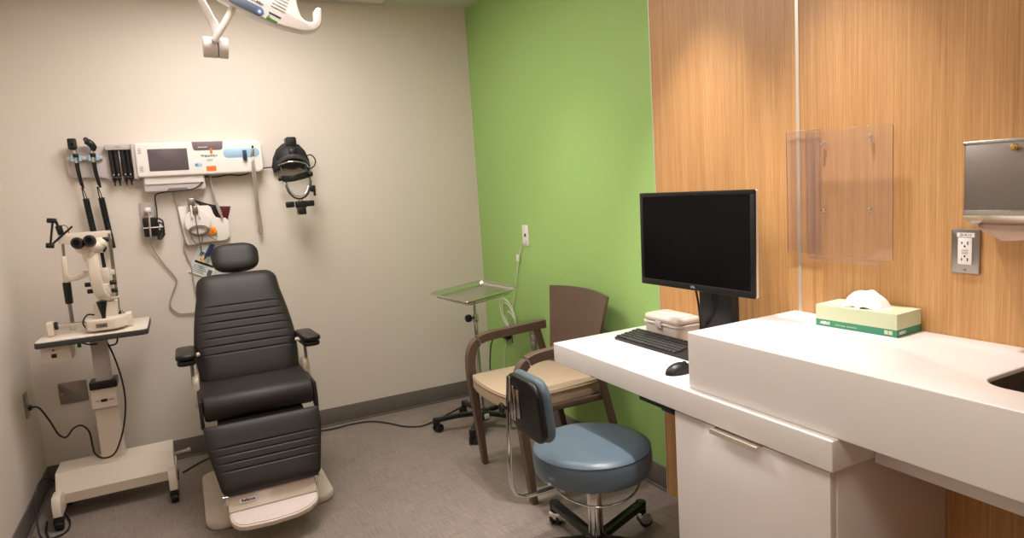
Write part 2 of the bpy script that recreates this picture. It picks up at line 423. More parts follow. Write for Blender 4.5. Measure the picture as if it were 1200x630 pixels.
outlet('wall_outlet', 'steel outlet plate low on the left wall with a black plug in it', LW(0, -.235, .50), .075, .118, M['stain'], M['pgrey'], ('duplex', 'screw'))
outlet('wall_outlet', 'grey outlet plate on the green wall just left of the wooden chair back', RW(W, -.655, .47), .075, .118, M['stain'], M['pgrey'], ('duplex', 'screw'))
outlet('wall_outlet', 'grey outlet plate low on green wall under the coiled white cable', RW(W, -.338, .46), .075, .118, M['stain'], M['pgrey'], ('duplex',))
outlet('wall_outlet', 'outlet on the cream wall half covered by the black power adapter', BW(.611, 0, 1.36), .075, .125, M['pgrey'], M['pwhite'], ('duplex',))
t = thing('blank_wall_plate', 'square blank steel cover plate low on the back wall', 'wall plate', (.163, 0, .473))
back_poly(MB(), rrect(.100, .226, .418, .530, .005), 0, -.006, .002).build('plate', M['stain'], t)
for x in (.112, .214): MB().cyl((x, -.005, .474), (x, -.008, .474), .003, n=10).build('screw', M['chrome'], t)
t = thing('phone_jack_plate', 'ivory jack plate high on the green wall', 'wall plate', (W, -.643, 1.093))
F = RW(W, -.643, 1.093)
MB().prism(rrect(-.036, .036, -.06, .06, .004), 0, .006, .002, mtx=F).build('cover_plate', M['pwhite'], t)
MB().box(-.009, .009, -.008, .01, .005, .008, .001, mtx=F).build('jack', M['dark'], t)
MB().box(-.011, .011, -.048, -.024, .005, .014, .001, mtx=F).build('cable_plug', M['cordw'], t)
for y in (.048, -.052): MB().cyl(F @ Vector((0, y, .005)), F @ Vector((0, y, .0075)), .003, n=10).build('screw', M['chrome'], t)

# GFCI outlet on the oak wall
xo = W - .012
F = RW(xo, -3.062, 1.140)
t = thing('safety_outlet', 'white safety outlet in a steel plate below the towel dispenser', 'wall outlet', (xo, -3.062, 1.14))
MB().prism(rrect(-.0345, .0345, -.057, .057, .003), 0, .006, .002, mtx=F).build('cover_plate', M['stain'], t)
MB().prism(rrect(-.017, .017, -.034, .034, .002), .005, .0085, .001, mtx=F).build('receptacle_body', M['pwhite'], t)
MB().box(-.020, .022, .036, .047, .0055, .0068, mtx=F).build('label_strip', M['pwhite'], t)
text('label_text', '22-4C12', .008, F @ Matrix.Translation((.001, .0415, .007)), M['inkg'], t)
for s in (-1, 1):
    mb = MB()
    for a, hh in ((-.007, .006), (.007, .008)): mb.box(a - .0012, a + .0012, s * .021 - hh / 2, s * .021 + hh / 2, .008, .0092, mtx=F)
    mb.cyl(F @ Vector((0, s * .021 + (.008 if s > 0 else -.008) * -1, .008)), F @ Vector((0, s * .021 - s * .008, .0092)), .0024, n=10)
    mb.build('slots', M['ink'], t)
MB().box(-.008, .008, -.006, -.001, .008, .0095, .0008, mtx=F).build('test_button', M['pgrey'], t)
MB().box(-.008, .008, .001, .006, .008, .0095, .0008, mtx=F).build('reset_button', M['pgrey'], t)
mb = MB()
for y in (-.048,): mb.cyl(F @ Vector((0, y, .005)), F @ Vector((0, y, .008)), .0035, n=12)
mb.build('screw', M['chrome'], t)

# ------------------------------------------------------------------ desk, cabinet, counter
def bevslab(x0, x1, y0, y1, z0, z1, b=.004): return MB().box(x0, x1, y0, y1, z0, z1, b, 3)
XW = W - .012
single(bevslab(2.048, XW - .001, -3.038, -1.75, .661, .740), 'desk_top', M['white_solid'], 'thick white computer desk slab running along the wall', 'desk')
# cabinet under the desk
t = thing('base_cabinet', 'white base cabinet with a flat door under the desk', 'cabinet', (2.3, -2.74, 0))
MB().box(2.088, XW - .002, -3.022, -2.46, .09, .660, .001).box(2.13, XW - .002, -3.010, -2.475, 0.0, .09).build('body', M['lam'], t)
d = MB().box(2.066, 2.086, -3.018, -2.462, .10, .650, .0015).build('door', M['lam'], t)
MB().box(2.036, 2.067, -2.818, -2.645, .6505, .6535, .001).box(2.036, 2.039, -2.818, -2.645, .640, .6535, .001).build('handle', M['metaltrim'], d)
# raised counter with a sink cut-out
t = thing('raised_counter', 'raised thick white counter with a sink opening', 'counter', (2.3, -3.5, .74))
cx0, cx1, cy0, cy1 = 2.068, XW - .001, YF + .02, -2.532
def slab_with_hole(z0, z1, hx0, hx1, hy0, hy1, r, b=.004):
    cu = bpy.data.curves.new('c', 'CURVE'); cu.dimensions = '2D'; cu.fill_mode = 'BOTH'; cu.extrude = (z1 - z0) / 2 - b; cu.bevel_depth = b; cu.bevel_resolution = 2; cu.offset = -b
    for pl in ([(cx0, cy0), (cx1, cy0), (cx1, cy1), (cx0, cy1)], rrect(hx0, hx1, hy0, hy1, r, 8)):
        sp = cu.splines.new('POLY'); sp.points.add(len(pl) - 1); sp.use_cyclic_u = True
        for q, p in zip(sp.points, pl): q.co = (p[0], p[1], 0, 1)
    tmp = bpy.data.objects.new('t', cu); COL.objects.link(tmp); dg = bpy.context.evaluated_depsgraph_get()
    me = bpy.data.meshes.new_from_object(tmp.evaluated_get(dg)); bpy.data.objects.remove(tmp); bpy.data.curves.remove(cu)
    m = MB(); m.bm.from_mesh(me); bmesh.ops.remove_doubles(m.bm, verts=m.bm.verts, dist=1e-5); bmesh.ops.translate(m.bm, vec=(0, 0, (z0 + z1) / 2), verts=m.bm.verts); return m
slab_with_hole(.7405, .914, 2.185, 2.44, -3.74, -3.275, .055).build('worktop', M['white_solid'], t)
MB().box(2.20, 2.218, -4.6, -3.040, .650, .7405, .001).build('apron_panel', M['lam'], t)
# sink bowl
t = thing('sink', 'dark steel sink bowl sunk into the raised counter', 'sink', (2.31, -3.5, .75))
def bowl(u, v):
    # v: rim -> floor
    k = u * 4; n = rrect(2.187, 2.438, -3.738, -3.277, .053, 8); N = len(n); i = int(u * N) % N
    p = Vector((n[i][0], n[i][1])); c = Vector((2.3125, -3.5075))
    sc = (1, 1, .99, .95, .85, .0)[min(5, int(v * 5 + .01))]; z = (.905, .80, .77, .752, .748, .746)[min(5, int(v * 5 + .01))]
    q = c + (p - c) * sc; return (q.x, q.y, z)
MB().grid(bowl, 36, 5, close_u=True).build('bowl', M['sink'], t)
MB().lathe([(.0, 0), (.03, 0), (.032, .002), (.028, .004), (0, .002)], (2.3125, -3.5, .748), 24).build('drain', M['chrome'], t)
# black cable tray under the desk
single(MB().box(2.060, 2.20, -2.455, -2.29, .642, .6605, .002).box(2.075, 2.20, -2.452, -2.385, .628, .643, .002), 'under_desk_tray', M['black'], 'black metal tray fixed under the desk beside the cabinet', 'tray')

# ------------------------------------------------------------------ monitor, keyboard, mouse, storage box, tissue box
t = thing('computer_monitor', 'black flat computer monitor standing on the desk with its screen off', 'monitor', (2.38, -2.26, .74))
F = frame((2.325, -2.278, 1.151), (.035, -1, 0), (-1, -.035, .02))
MB().prism(rrect(-.272, .272, -.173, .171, .007), -.006, .0, .0015, mtx=F).build('housing', M['black'], t)
MB().prism(rrect(-.271, .271, -.172, .170, .007), -.017, -.006, .0015, mtx=F).build('lit_edge_shell', M['metaltrim'], t)  # silver colour stands in for light caught along the black housing's edge
MB().box(-.2545, .2545, -.150, .156, -.001, .0008, mtx=F).build('screen', M['screen'], t)
mb = MB()
mb.box(-.2715, .2715, .156, .1705, 0, .002, .0006, mtx=F); mb.box(-.2715, .2715, -.172, -.150, 0, .002, .0006, mtx=F); mb.box(-.2715, -.2545, -.150, .156, 0, .002, .0006, mtx=F); mb.box(.2545, .2715, -.150, .156, 0, .002, .0006, mtx=F)
mb.build('bezel', M['black'], t)
MB().prism(rrect(-.20, .20, -.13, .12, .02), -.045, -.018, .008, mtx=F).build('rear_cover', M['black'], t)
text('logo', 'DELL', .010, F @ Matrix.Translation((0, -.161, .0022)), M['pgrey'], t)
MB().box(2.385, 2.42, -2.395, -2.235, .745, 1.13, .006).build('stand_column', M['black'], t)
MB().prism(rrect(2.395, 2.50, -2.43, -2.20, .02), .7405, .756, .005).build('stand_base', M['black'], t)
MB().box(2.36, 2.39, -2.32, -2.25, 1.05, 1.16, .004).build('mount_bracket', M['dark'], t)
MB().tube([(2.37, -2.215, 1.02), (2.40, -2.205, .96), (2.40, -2.22, .88), (2.41, -2.215, .79)], .004).tube([(2.375, -2.30, 1.0), (2.375, -2.31, .93), (2.378, -2.28, .86), (2.41, -2.22, .80)], .0035).build('cable', M['blackm'], t)

t = thing('keyboard', 'black computer keyboard on the white desk', 'keyboard', (2.355, -2.09, .7405))
kx0, kx1, ky0, ky1 = 2.265, 2.388, -2.315, -1.872
m = MB(); m.prism([(kx0, .7405), (kx1, .7405), (kx1, .765), (kx0, .751)], -ky1, -ky0, .002, mtx=BW(0, 0, 0)); m.build('case', M['black'], t)
keymesh = None
def keyz(x): return .751 + (x - kx0) / (kx1 - kx0) * .014
rows = 6
for r in range(rows):
    for c in range(18):
        y = ky1 - .014 - c * .0196 - (.004 if r in (1, 3) else 0)
        if y - .009 < ky0 + .012: continue
        if r == 0 and 3 <= c <= 8:
            if c != 3: continue
            w = .0192 * 6 - .003; y = y - w / 2 + .008
        else: w = .0158
        x = kx0 + .013 + r * .0192
        key = MB().box(x - .0078, x + .0078, y - w / 2, y + w / 2, keyz(x) - .001, keyz(x) + .006, .0015).build('key', M['dark'], t)
for s in (0, 1):
    MB().box(kx0 + .006, kx1 - .006, ky1 - .0065 - s * .30, ky1 - .0045 - s * .30, .76, .7605).bm.free()
t = thing('computer_mouse', 'black computer mouse on the white desk next to the raised counter', 'mouse', (2.15, -2.392, .7405))
m = MB(); m.ball((2.15, -2.392, .7415), (.030, .054, .034), 24, mtx=Matrix.Rotation(R(90), 4, 'Z'))
for v in m.bm.verts:
    if v.co.z < .7415: v.co.z = .7415 - (.7415 - v.co.z) * .02
m.build('body', M['black'], t)
m = MB(); m.cyl((2.172, -2.396, .7705), (2.172, -2.388, .7705), .006, n=16, bev=.001).build('scroll_wheel', M['dark'], t)

t = thing('storage_box', 'small closed whitish plastic box with a grey latch beside the keyboard', 'plastic box', (2.462, -1.992, .7405), R(-1))
Fb = WORLD[t.name]
def L3(mb): bmesh.ops.transform(mb.bm, matrix=Fb, verts=mb.bm.verts); return mb
m = MB(); m.prism(rrect(-.058, .058, -.104, .104, .016), 0.0, .060, .004); L3(m).build('box_body', M['stor'], t)
m = MB(); m.prism(rrect(-.064, .064, -.110, .110, .018), .056, .064, .002); L3(m).build('rim', M['stor'], t)
m = MB(); m.prism(rrect(-.061, .061, -.107, .107, .02), .0645, .092, .014, 4); m.prism(rrect(-.045, .045, -.088, .088, .02), .090, .095, .003); L3(m).build('lid', M['stor'], t)
m = MB(); m.box(-.069, -.062, -.014, .022, .046, .074, .002); L3(m).build('latch', M['pgrey'], t)

t = thing('tissue_box', 'green and white tissue box with a tissue pulled up, on the raised counter', 'tissue box', (2.455, -2.835, .9145), 0)
tx0, tx1, ty0, ty1, tz = 2.402, 2.515, -2.955, -2.715, .9142
F0 = Matrix.Translation((2.4585, -2.835, 0)) @ Matrix.Rotation(R(3), 4, 'Z') @ Matrix.Translation((-2.4585, 2.835, 0))
def TB(mb): bmesh.ops.transform(mb.bm, matrix=F0, verts=mb.bm.verts); return mb
TB(MB().box(tx0, tx1, ty0, ty1, tz, tz + .020)).build('lower_band', M['boxgreen'], t)
TB(MB().box(tx0, tx1, ty0, ty1, tz + .020, tz + .062)).build('upper_carton', M['boxlight'], t)
m = MB(); m.prism([(2.4585 + .028 * math.cos(a / 16 * math.tau), -2.835 + .075 * math.sin(a / 16 * math.tau)) for a in range(16)], tz + .0622, tz + .0628); TB(m).build('slot', M['tissue'], t)
text('brand_text', 'AERO', .012, F0 @ frame((tx0 - .0004, ty1 - .03, tz + .010), (0, -1, 0), (-1, 0, 0)), M['tissue'], t, bold=.0003)
text('brand_text', 'AERO', .012, F0 @ frame((tx0 + .025, ty0 - .0004, tz + .010), (1, 0, 0), (0, -1, 0)), M['tissue'], t, bold=.0003)
text('small_print', 'facial tissue  mouchoirs', .007, F0 @ frame((tx0 - .0004, ty1 - .095, tz + .009), (0, -1, 0), (-1, 0, 0)), M['boxlight'], t)
TB(MB().box(tx0 - .0005, tx0, ty0 + .012, ty0 + .022, tz + .005, tz + .016).box(tx0 - .0005, tx0, ty0 + .024, ty0 + .034, tz + .005, tz + .016)).build('printed_mark', M['boxlight'], t)
def tis(u, v, k=0):
    a = (u - .5) * 2
    env = max(0, 1 - abs(a + .06) ** 2.4) ** .8
    hgt = .046 * env * math.sin(math.pi * (.36 + .60 * v))
    fold = .004 * math.sin(a * 6 + 4 * v + k) + .0025 * math.sin(a * 13 - 3 * v)
    x = 2.466 - (.046 if k == 0 else -.030) * v + fold * v
    return (x, -2.832 - a * (.066 - .014 * v) - .010 * v, tz + .060 + hgt + .5 * (.004 * math.sin(a * 6) + .003 * math.sin(a * 11)) * env)
m = MB(); m.grid(lambda u, v: tis(u, v, 0), 40, 14, thick=.0008); m.grid(lambda u, v: tis(u, v, 1.7), 40, 14, thick=.0008)
TB(m).build('tissue', M['tissue'], t)

# ------------------------------------------------------------------ clear acrylic holder
t = thing('acrylic_holder', 'clear acrylic wall holder on the oak panels above the counter', 'holder', (2.5, -2.76, 1.1))
MB().box(XW - .012, XW - .008, -2.640, -2.515, 1.105, 1.493, .001).build('back_sheet', M['acrylic'], t, mats=[M['acrylic_edge']])
MB().prism(rrect(2.62, 2.897, 1.108, 1.482, (.001, .001, .012, .012)), 0, .004, .0008, mtx=RW(2.484, 0, 0)).build('front_sheet', M['acrylic'], t, mats=[M['acrylic_edge']])
MB().box(2.484, XW - .012, -2.624, -2.620, 1.108, 1.482, .001).build('side_sheet', M['acrylic'], t)
MB().box(2.482, XW - .012, -2.86, -2.622, 1.092, 1.096, .001).box(2.482, 2.486, -2.86, -2.622, 1.092, 1.112, .001).build('bottom_sheet', M['acrylic'], t)
for y, z in ((-2.653, 1.446), (-2.651, 1.244), (-2.806, 1.452), (-2.806, 1.246)):
    MB().cyl((XW - .014, y, z), (XW - .007, y, z), .0055, .007, n=14, bev=.001).cyl((XW - .020, y, z), (XW - .013, y, z), .0035, n=12).cyl((XW - .012, y, z - .011), (XW - .0085, y, z - .011), .003, n=10).build('screw', M['chrome'], t)

# ------------------------------------------------------------------ paper towel dispenser
t = thing('paper_towel_dispenser', 'brushed steel paper towel dispenser on the oak wall', 'towel dispenser', (2.47, -3.25, 1.2))
dy0, dy1 = -3.39, -3.112
MB().box(2.418, XW - .0005, dy0, dy1, 1.247, 1.410, .006, 3).build('cabinet', M['steel'], t)
MB().box(2.416, XW - .0005, dy0 - .001, dy1 + .001, 1.404, 1.413, .002).build('lid', M['steelp'], t)
m = MB(); m.prism([(2.414, 1.250), (2.414, 1.240), (2.425, 1.229), (2.45, 1.215), (XW - .001, 1.212), (XW - .001, 1.250)], 3.114, 3.388, .001, mtx=frame((0, 0, 0), (1, 0, 0), (0, -1, 0))); m.build('lower_chute', M['steelp'], t)
m = MB()
for k in range(28): m.cyl((2.4155, dy1 - .008 - k * .0096, 1.247), (2.4155, dy1 - .0135 - k * .0096, 1.247), .0018, n=6)
m.build('cutting_teeth', M['chrome'], t)
MB().cyl((2.419, -3.222, 1.392), (2.408, -3.222, 1.392), .0075, n=18, bev=.001).cyl((2.408, -3.222, 1.392), (2.404, -3.222, 1.392), .0045, n=12).build('lock', M['brass'], t)
def tw(u, v):
    return (2.452 + .018 * math.sin(v * 1.6) - .02 * v + .012 * u, -3.130 - .20 * u + .012 * (1 - v) * (1 - u), 1.222 - .040 * v * (.35 + .65 * min(1, u * 4)) - .004 * math.sin(6 * u))
single(MB().grid(tw, 16, 8, thick=.0015), 'paper_towel', M['towel'], 'brown paper towel hanging out of the steel dispenser', 'paper towel')

# ------------------------------------------------------------------ casters and star bases
def caster(mb_w, mb_h, c, ang, r=.028, hood=None):
    """twin wheel caster touching the floor; c = (x, y) of the stem, ang = heading of the wheels"""
    d = Vector((math.cos(ang), math.sin(ang), 0)); a = Vector((-d.y, d.x, 0)); o = Vector((c[0], c[1], r)) - d * .012
    for s in (-1, 1):
        mb_w.cyl(o + a * s * .006, o + a * s * .022, r, n=24, bev=.004)
    pts = []
    mb_h.cyl(o - a * .0055, o + a * .0055, r * .8, n=20)
    # hood: arc over the wheels
    arc = [o + d * (math.cos(q) * (r + .004)) + Vector((0, 0, math.sin(q) * (r + .004))) for q in [R(v) for v in range(10, 150, 14)]]
    mb_h.tube(arc, 0, smooth=False, sec=[(-.002, -.02), (.002, -.02), (.002, .02), (-.002, .02)], up=tuple(a.cross(d)) if False else None) if False else None
    mb_h.cyl((c[0], c[1], r * 1.3), (c[0], c[1], r * 2.35), .0085, n=14)
    return o, d, a

# ------------------------------------------------------------------ examination chair
xc = .98
t = thing('exam_chair', 'dark brown reclining examination chair with headrest in the middle of the room', 'examination chair', (xc, -.75, 0))
MB().prism(rrect(.705, 1.255, -1.040, -.40, .075, 8), .0, .036, .010, 3).build('base_plate', M['beige'], t)
MB().prism(rrect(.85, 1.11, -.86, -.50, .04), .034, .24, .01).prism(rrect(.88, 1.08, -.83, -.53, .04), .24, .50, .004).build('lift_column', M['beige'], t)
MB().box(.80, 1.16, -.93, -.52, .44, .480, .01).build('seat_frame', M['blackm'], t)
# seat cushion
m = MB()
def seat(u, v):
    a = u * math.tau; n = rrect(.738, 1.222, -.990, -.50, .035, 8)
    return (0, 0, 0)
m.prism(rrect(.738, 1.222, -.975, -.50, .04, 6), .478, .572, .030, 5)
m.cyl((.752, -.952, .515), (1.208, -.952, .515), .057, n=28, bev=.012)
m.build('seat', M['leather'], t)
m = MB()
for s in (-1, 1):
    m = MB(); m.prism([(-.985, .556), (-.60, .556), (-.60, .48), (-.90, .465), (-.955, .435), (-.995, .440), (-1.000, .50)], xc + s * .238 - .008, xc + s * .238 + .008, .004, mtx=Matrix(((0, 0, 1, 0), (1, 0, 0, 0), (0, 1, 0, 0), (0, 0, 0, 1)))).build('seat_side_panel', M['leather'], t)
# back rest
pb0 = Vector((xc, -.685, .520)); pb1 = Vector((xc, -.405, 1.035)); dirb = (pb1 - pb0).normalized(); Hb = (pb1 - pb0).length
nb = Vector((1, 0, 0)).cross(dirb); nb = nb if nb.y < 0 else -nb
Fbk = Matrix(((1, dirb.x, nb.x, pb0.x), (0, dirb.y, nb.y, pb0.y), (0, dirb.z, nb.z, pb0.z), (0, 0, 0, 1)))
def half(v):
    w = .216 + .020 * math.sin(math.pi * min(1, v / .8) * .9) - .036 * max(0, v - .35) / .65
    c = .055 / Hb
    if v > 1 - c: q = (v - (1 - c)) / c; w -= .050 * (1 - math.sqrt(max(0, 1 - q * q)))
    if v < .03: q = (.03 - v) / .03; w -= .014 * (1 - math.sqrt(max(0, 1 - q * q)))
    return w
m = MB(); m.cushion(Fbk, lambda v: -half(v), lambda v: half(v), Hb, .058, .020, [Hb * g for g in (.27, .338, .406, .474, .542, .61, .678)], nv=240, gd=.0045, gw=.006)
m.build('backrest', M['leather'], t)
MB().prism(rrect(-.19, .19, .02, Hb - .05, .03), -.040, -.018, .004, mtx=Fbk).build('back_shell', M['beige'], t)
# head rest
Fh = Matrix(((1, dirb.x, nb.x, xc + .010), (0, dirb.y, nb.y, -.385), (0, dirb.z, nb.z, 1.040), (0, 0, 0, 1)))
def hh(v):
    q = 2 * v - 1; return .114 * (1 - abs(q) ** 3.2) ** (1 / 2.6) * (1 + .03 * q) + .0005
hr = MB().cushion(Fh, lambda v: -hh(v), lambda v: hh(v), .160, .036, .034, e=4, nv=40); hr.build('headrest', M['leather'], t)
pr = MB().box(-.020, .012, -.10, .07, -.032, -.018, .002, mtx=Fh).box(-.028, -.020, -.09, .05, -.034, -.016, .002, mtx=Fh).box(.012, .020, -.09, .05, -.034, -.016, .002, mtx=Fh).build('headrest_post', M['chrome'], t)
# leg rest
pl0 = Vector((xc, -1.165, .190)); pl1 = Vector((xc, -1.022, .456)); dl = (pl1 - pl0).normalized(); Hl = (pl1 - pl0).length
nl = Vector((1, 0, 0)).cross(dl); nl = nl if nl.y < 0 else -nl
Fl = Matrix(((1, dl.x, nl.x, pl0.x), (0, dl.y, nl.y, pl0.y), (0, dl.z, nl.z, pl0.z), (0, 0, 0, 1)))
def hl(v):
    w = .196 + .043 * min(1, v / .75)
    if v < .10: q = (.10 - v) / .10; w -= .030 * (1 - math.sqrt(max(0, 1 - q * q)))
    if v > .97: q = (v - .97) / .03; w -= .010 * (1 - math.sqrt(max(0, 1 - q * q)))
    return w
MB().cushion(Fl, lambda v: -hl(v), lambda v: hl(v), Hl, .030, .022, [Hl * g for g in (.32, .43, .54, .65)], nv=140, gd=.004, gw=.006).build('leg_rest', M['leather'], t)
MB().box(.80, 1.16, -.985, -.86, .41, .455, .006).box(.90, 1.06, -1.03, -.97, .27, .42, .006).build('leg_rest_bracket', M['blackm'], t)
# foot plate
f = MB()
f.prism([(-1.135, .182), (-1.150, .186), (-1.186, .132), (-1.176, .112), (-1.165, .116)], .797, 1.150, .002, mtx=Matrix(((0, 0, 1, 0), (1, 0, 0, 0), (0, 1, 0, 0), (0, 0, 0, 1))))
sl = Matrix.Translation((0, -1.175, .126)) @ Matrix.Rotation(R(7), 4, 'X')
f.prism([(.797, 0), (.797, -.055), (.806, -.090), (.825, -.118), (.855, -.132), (.95, -.141), (1.05, -.133), (1.10, -.112), (1.138, -.075), (1.150, -.04), (1.150, 0)], -.020, 0, .004, mtx=sl)
fp = f.build('footplate', M['beige'], t)
m = MB(); m.prism([(.806, -.010), (.806, -.055), (.815, -.086), (.832, -.110), (.858, -.122), (.95, -.131), (1.05, -.123), (1.093, -.104), (1.130, -.070), (1.141, -.04), (1.141, -.010)], .0, .003, .001, mtx=sl); m.build('foot_pad', M['speck'], fp)
Fn = frame((.873, -1.170, .162), (1, 0, 0), (0, -1, .62))
MB().box(-.032, .032, -.009, .009, 0, .0016, mtx=Fn).build('name_plate', M['pwhite'], fp)
text('name_text', 'Reliance', .0155, Fn @ Matrix.Translation((0.002, 0, .0018)), M['ink'], fp, bold=.0006)
m = MB()
for x in (.792, 1.158): m.box(x - .006, x + .006, -1.16, -1.125, .145, .205, .003).cyl((x - .012, -1.158, .188), (x + .012, -1.158, .188), .006, n=12)
m.build('hinge', M['chrome'], fp)
# arms
for s in (-1, 1):
    x = xc + s * .270
    Fa = Matrix.Translation((x, -.70, .706)) @ Matrix.Rotation(R(-3), 4, 'X')
    a = MB().prism([(p[0], p[1]) for p in rrect(-.043, .043, -.16, .15, .030, 6)], .004, .030, .011, 3, mtx=Fa).prism(rrect(-.039, .039, -.150, .15, .030, 6), -.022, .002, .010, 3, mtx=Fa).build('armrest', M['black'], t)
    xi = xc + s * .232
    MB().cyl((x - s * .03, -.72, .708), (xi - s * .014, -.70, .708), .010, n=14).build('pivot', M['beige'], a)
    m = MB()
    m.tube([(xi + s * .018, -.742, .690), (xi + s * .020, -.728, .65), (xi + s * .022, -.715, .585), (xi + s * .018, -.70, .53)], .0075, sub=4)
    m.build('arm_post', M['steel'], a)
    m = MB().prism(rrect(-.77, -.66, .47, .615, .03), xi + s * .013 - .014, xi + s * .013 + .014, .006, mtx=Matrix(((0, 0, 1, 0), (1, 0, 0, 0), (0, 1, 0, 0), (0, 0, 0, 1))))
    m.tube([(xi + s * .002, -.64, .56), (xi - s * .002, -.585, .66), (xi - s * .006, -.535, .78)], 0, sec=[(-.012, -.004), (.012, -.004), (.012, .004), (-.012, .004)], up=(0, 1, 0), sub=3)
    m.build('side_bracket', M['beige'], t)

# ------------------------------------------------------------------ slit lamp table
t = thing('instrument_table', 'beige motorised instrument table on casters in the back left corner', 'instrument table', (.345, -.38, 0))
TABLE = t
MB().prism(rrect(.124, .566, -.570, -.175, (.025, .025, .02, .02)), .8135, .838, .003).build('tabletop_edge', M['dark'], t)
MB().prism(rrect(.127, .563, -.567, -.178, (.025, .025, .02, .02)), .838, .8405, .001).build('tabletop', M['ivory'], t)
MB().prism(rrect(.310, .378, -.385, -.315, .008), .56, .8135, .001).build('inner_column', M['pgrey'], t)
MB().prism(rrect(.283, .398, -.405, -.290, .010), .555, .590, .003).build('column_collar', M['black'], t)
YZ = Matrix(((0, 0, 1, 0), (1, 0, 0, 0), (0, 1, 0, 0), (0, 0, 0, 1)))    # (a, b, c) -> x = c, y = a, z = b
MB().prism(rrect(.290, .388, -.395, -.300, .008), .150, .556, .001).build('outer_column', M['ivory'], t)
pn = MB().prism([(-.393, .545), (-.425, .515), (-.425, .470), (-.393, .455)], .287, .391, .002, mtx=YZ).build('control_panel', M['ivory'], t)
MB().prism(rrect(.325, .352, .498, .511, .003), .424, .428, .001, mtx=BW(0, 0, 0)).build('switch', M['black'], pn)
m = MB()
m.box(.306, .320, -.4262, -.4252, .503, .506).box(.358, .378, -.4262, -.4252, .503, .506); m.build('printed_line', M['inkg'], pn)
bar = MB().prism([(-.285, .085), (-.285, .205), (-.450, .207), (-.505, .122), (-.500, .075), (-.47, .075)], .108, .596, .0015, 1, mtx=YZ).build('base_beam', M['ivory'], t, angle=18)
for i, x in enumerate((.123, .585)):
    f = MB().prism([(-.30, .12), (-.30, .06), (-.60, .055), (-.62, .065), (-.62, .125), (-.60, .148), (-.53, .150), (-.45, .12)], x - .017, x + .017, .003, mtx=YZ).build('foot', M['ivory'], t)
    for y in (-.60, -.32):
        w = MB(); w.box(x - .015, x + .015, y - .018, y + .018, .050, .062, .003); w.cyl((x - .017, y - .003, .024), (x + .017, y - .003, .024), .0235, n=24, bev=.004); w.box(x - .020, x + .020, y - .022, y + .018, .030, .056, .005)
        w.build('caster', M['black'], f)
pb = MB().prism([(-.52, .8135), (-.52, .738), (-.40, .738), (-.36, .8135)], .138, .252, .003, mtx=YZ).build('power_box', M['ivory'], t)
MB().box(.176, .196, -.525, -.519, .758, .776, .002).build('power_switch', M['black'], pb)
MB().cyl((.186, -.519, .792), (.186, -.523, .792), .004, n=12).build('indicator', M['black'], pb)
MB().cyl((.60, -.40, .165), (.66, -.42, .178), .008, n=14).build('brake_lever', M['chrome'], t)
MB().cyl((.655, -.42, .177), (.672, -.425, .181), .010, n=14, bev=.003).build('lever_grip', M['pgrey'], t)
m = MB(); m.tube([(.25, -.42, .808), (.29, -.40, .795), (.31, -.37, .785), (.33, -.32, .78)], .004).tube([(.26, -.43, .81), (.30, -.45, .79), (.33, -.41, .775), (.36, -.30, .76)], .0035)
m.tube([(.415, -.42, .812), (.427, -.42, .79), (.418, -.42, .765), (.385, -.36, .75)], .004); m.build('under_table_cable', M['blackm'], t)
MB().box(.268, .284, -.449, -.446, .776, .794, .001).build('cable_tag', M['greentag'], t)
single(MB().box(.20, .345, -.555, -.500, .8408, .8414), 'paper_slip', M['pwhite'], 'thin white paper slip on the table under the microscope', 'paper')

# ------------------------------------------------------------------ slit lamp microscope
t = thing('slit_lamp_microscope', 'ivory slit lamp microscope with black eyepieces standing on the instrument table', 'slit lamp', (.34, -.4, .8405))
zt = .8405
b = MB().prism([(.31, -.44), (.325, -.505), (.355, -.525), (.435, -.525), (.470, -.495), (.483, -.455), (.483, -.40), (.31, -.40)], zt + .012, zt + .062, .006, 3).build('base', M['ivory'], t)
MB().box(.360, .405, -.5275, -.5245, zt + .026, zt + .045, .0005).build('type_label', M['stain'], b)
text('type_text', 'SL-2F', .010, BW(.3825, -.5279, zt + .0355), M['ink'], b)
m = MB(); m.cyl((.17, -.40, zt + .043), (.49, -.40, zt + .043), .006, n=14); m.build('rail', M['chrome'], t)
for x in (.172, .486):
    MB().prism(rrect(-.435, -.365, zt, zt + .066, .010), x - .013, x + .013, .004, mtx=YZ).build('rail_end_block', M['ivory'], t)
    MB().cyl((x + (.014 if x < .3 else -.028), -.40, zt + .043), (x + (.028 if x < .3 else -.014), -.40, zt + .043), .018, n=20, bev=.003).build('rail_wheel', M['black'], t)
MB().lathe([(.008, .0), (.010, .02), (.014, .04), (.021, .075), (.0225, .082), (.0, .088)], (.392, -.488, zt + .060), 20).build('joystick', M['black'], t)
MB().box(.350, .445, -.425, -.335, zt + .060, zt + .130, .006).build('pedestal', M['ivory'], t)
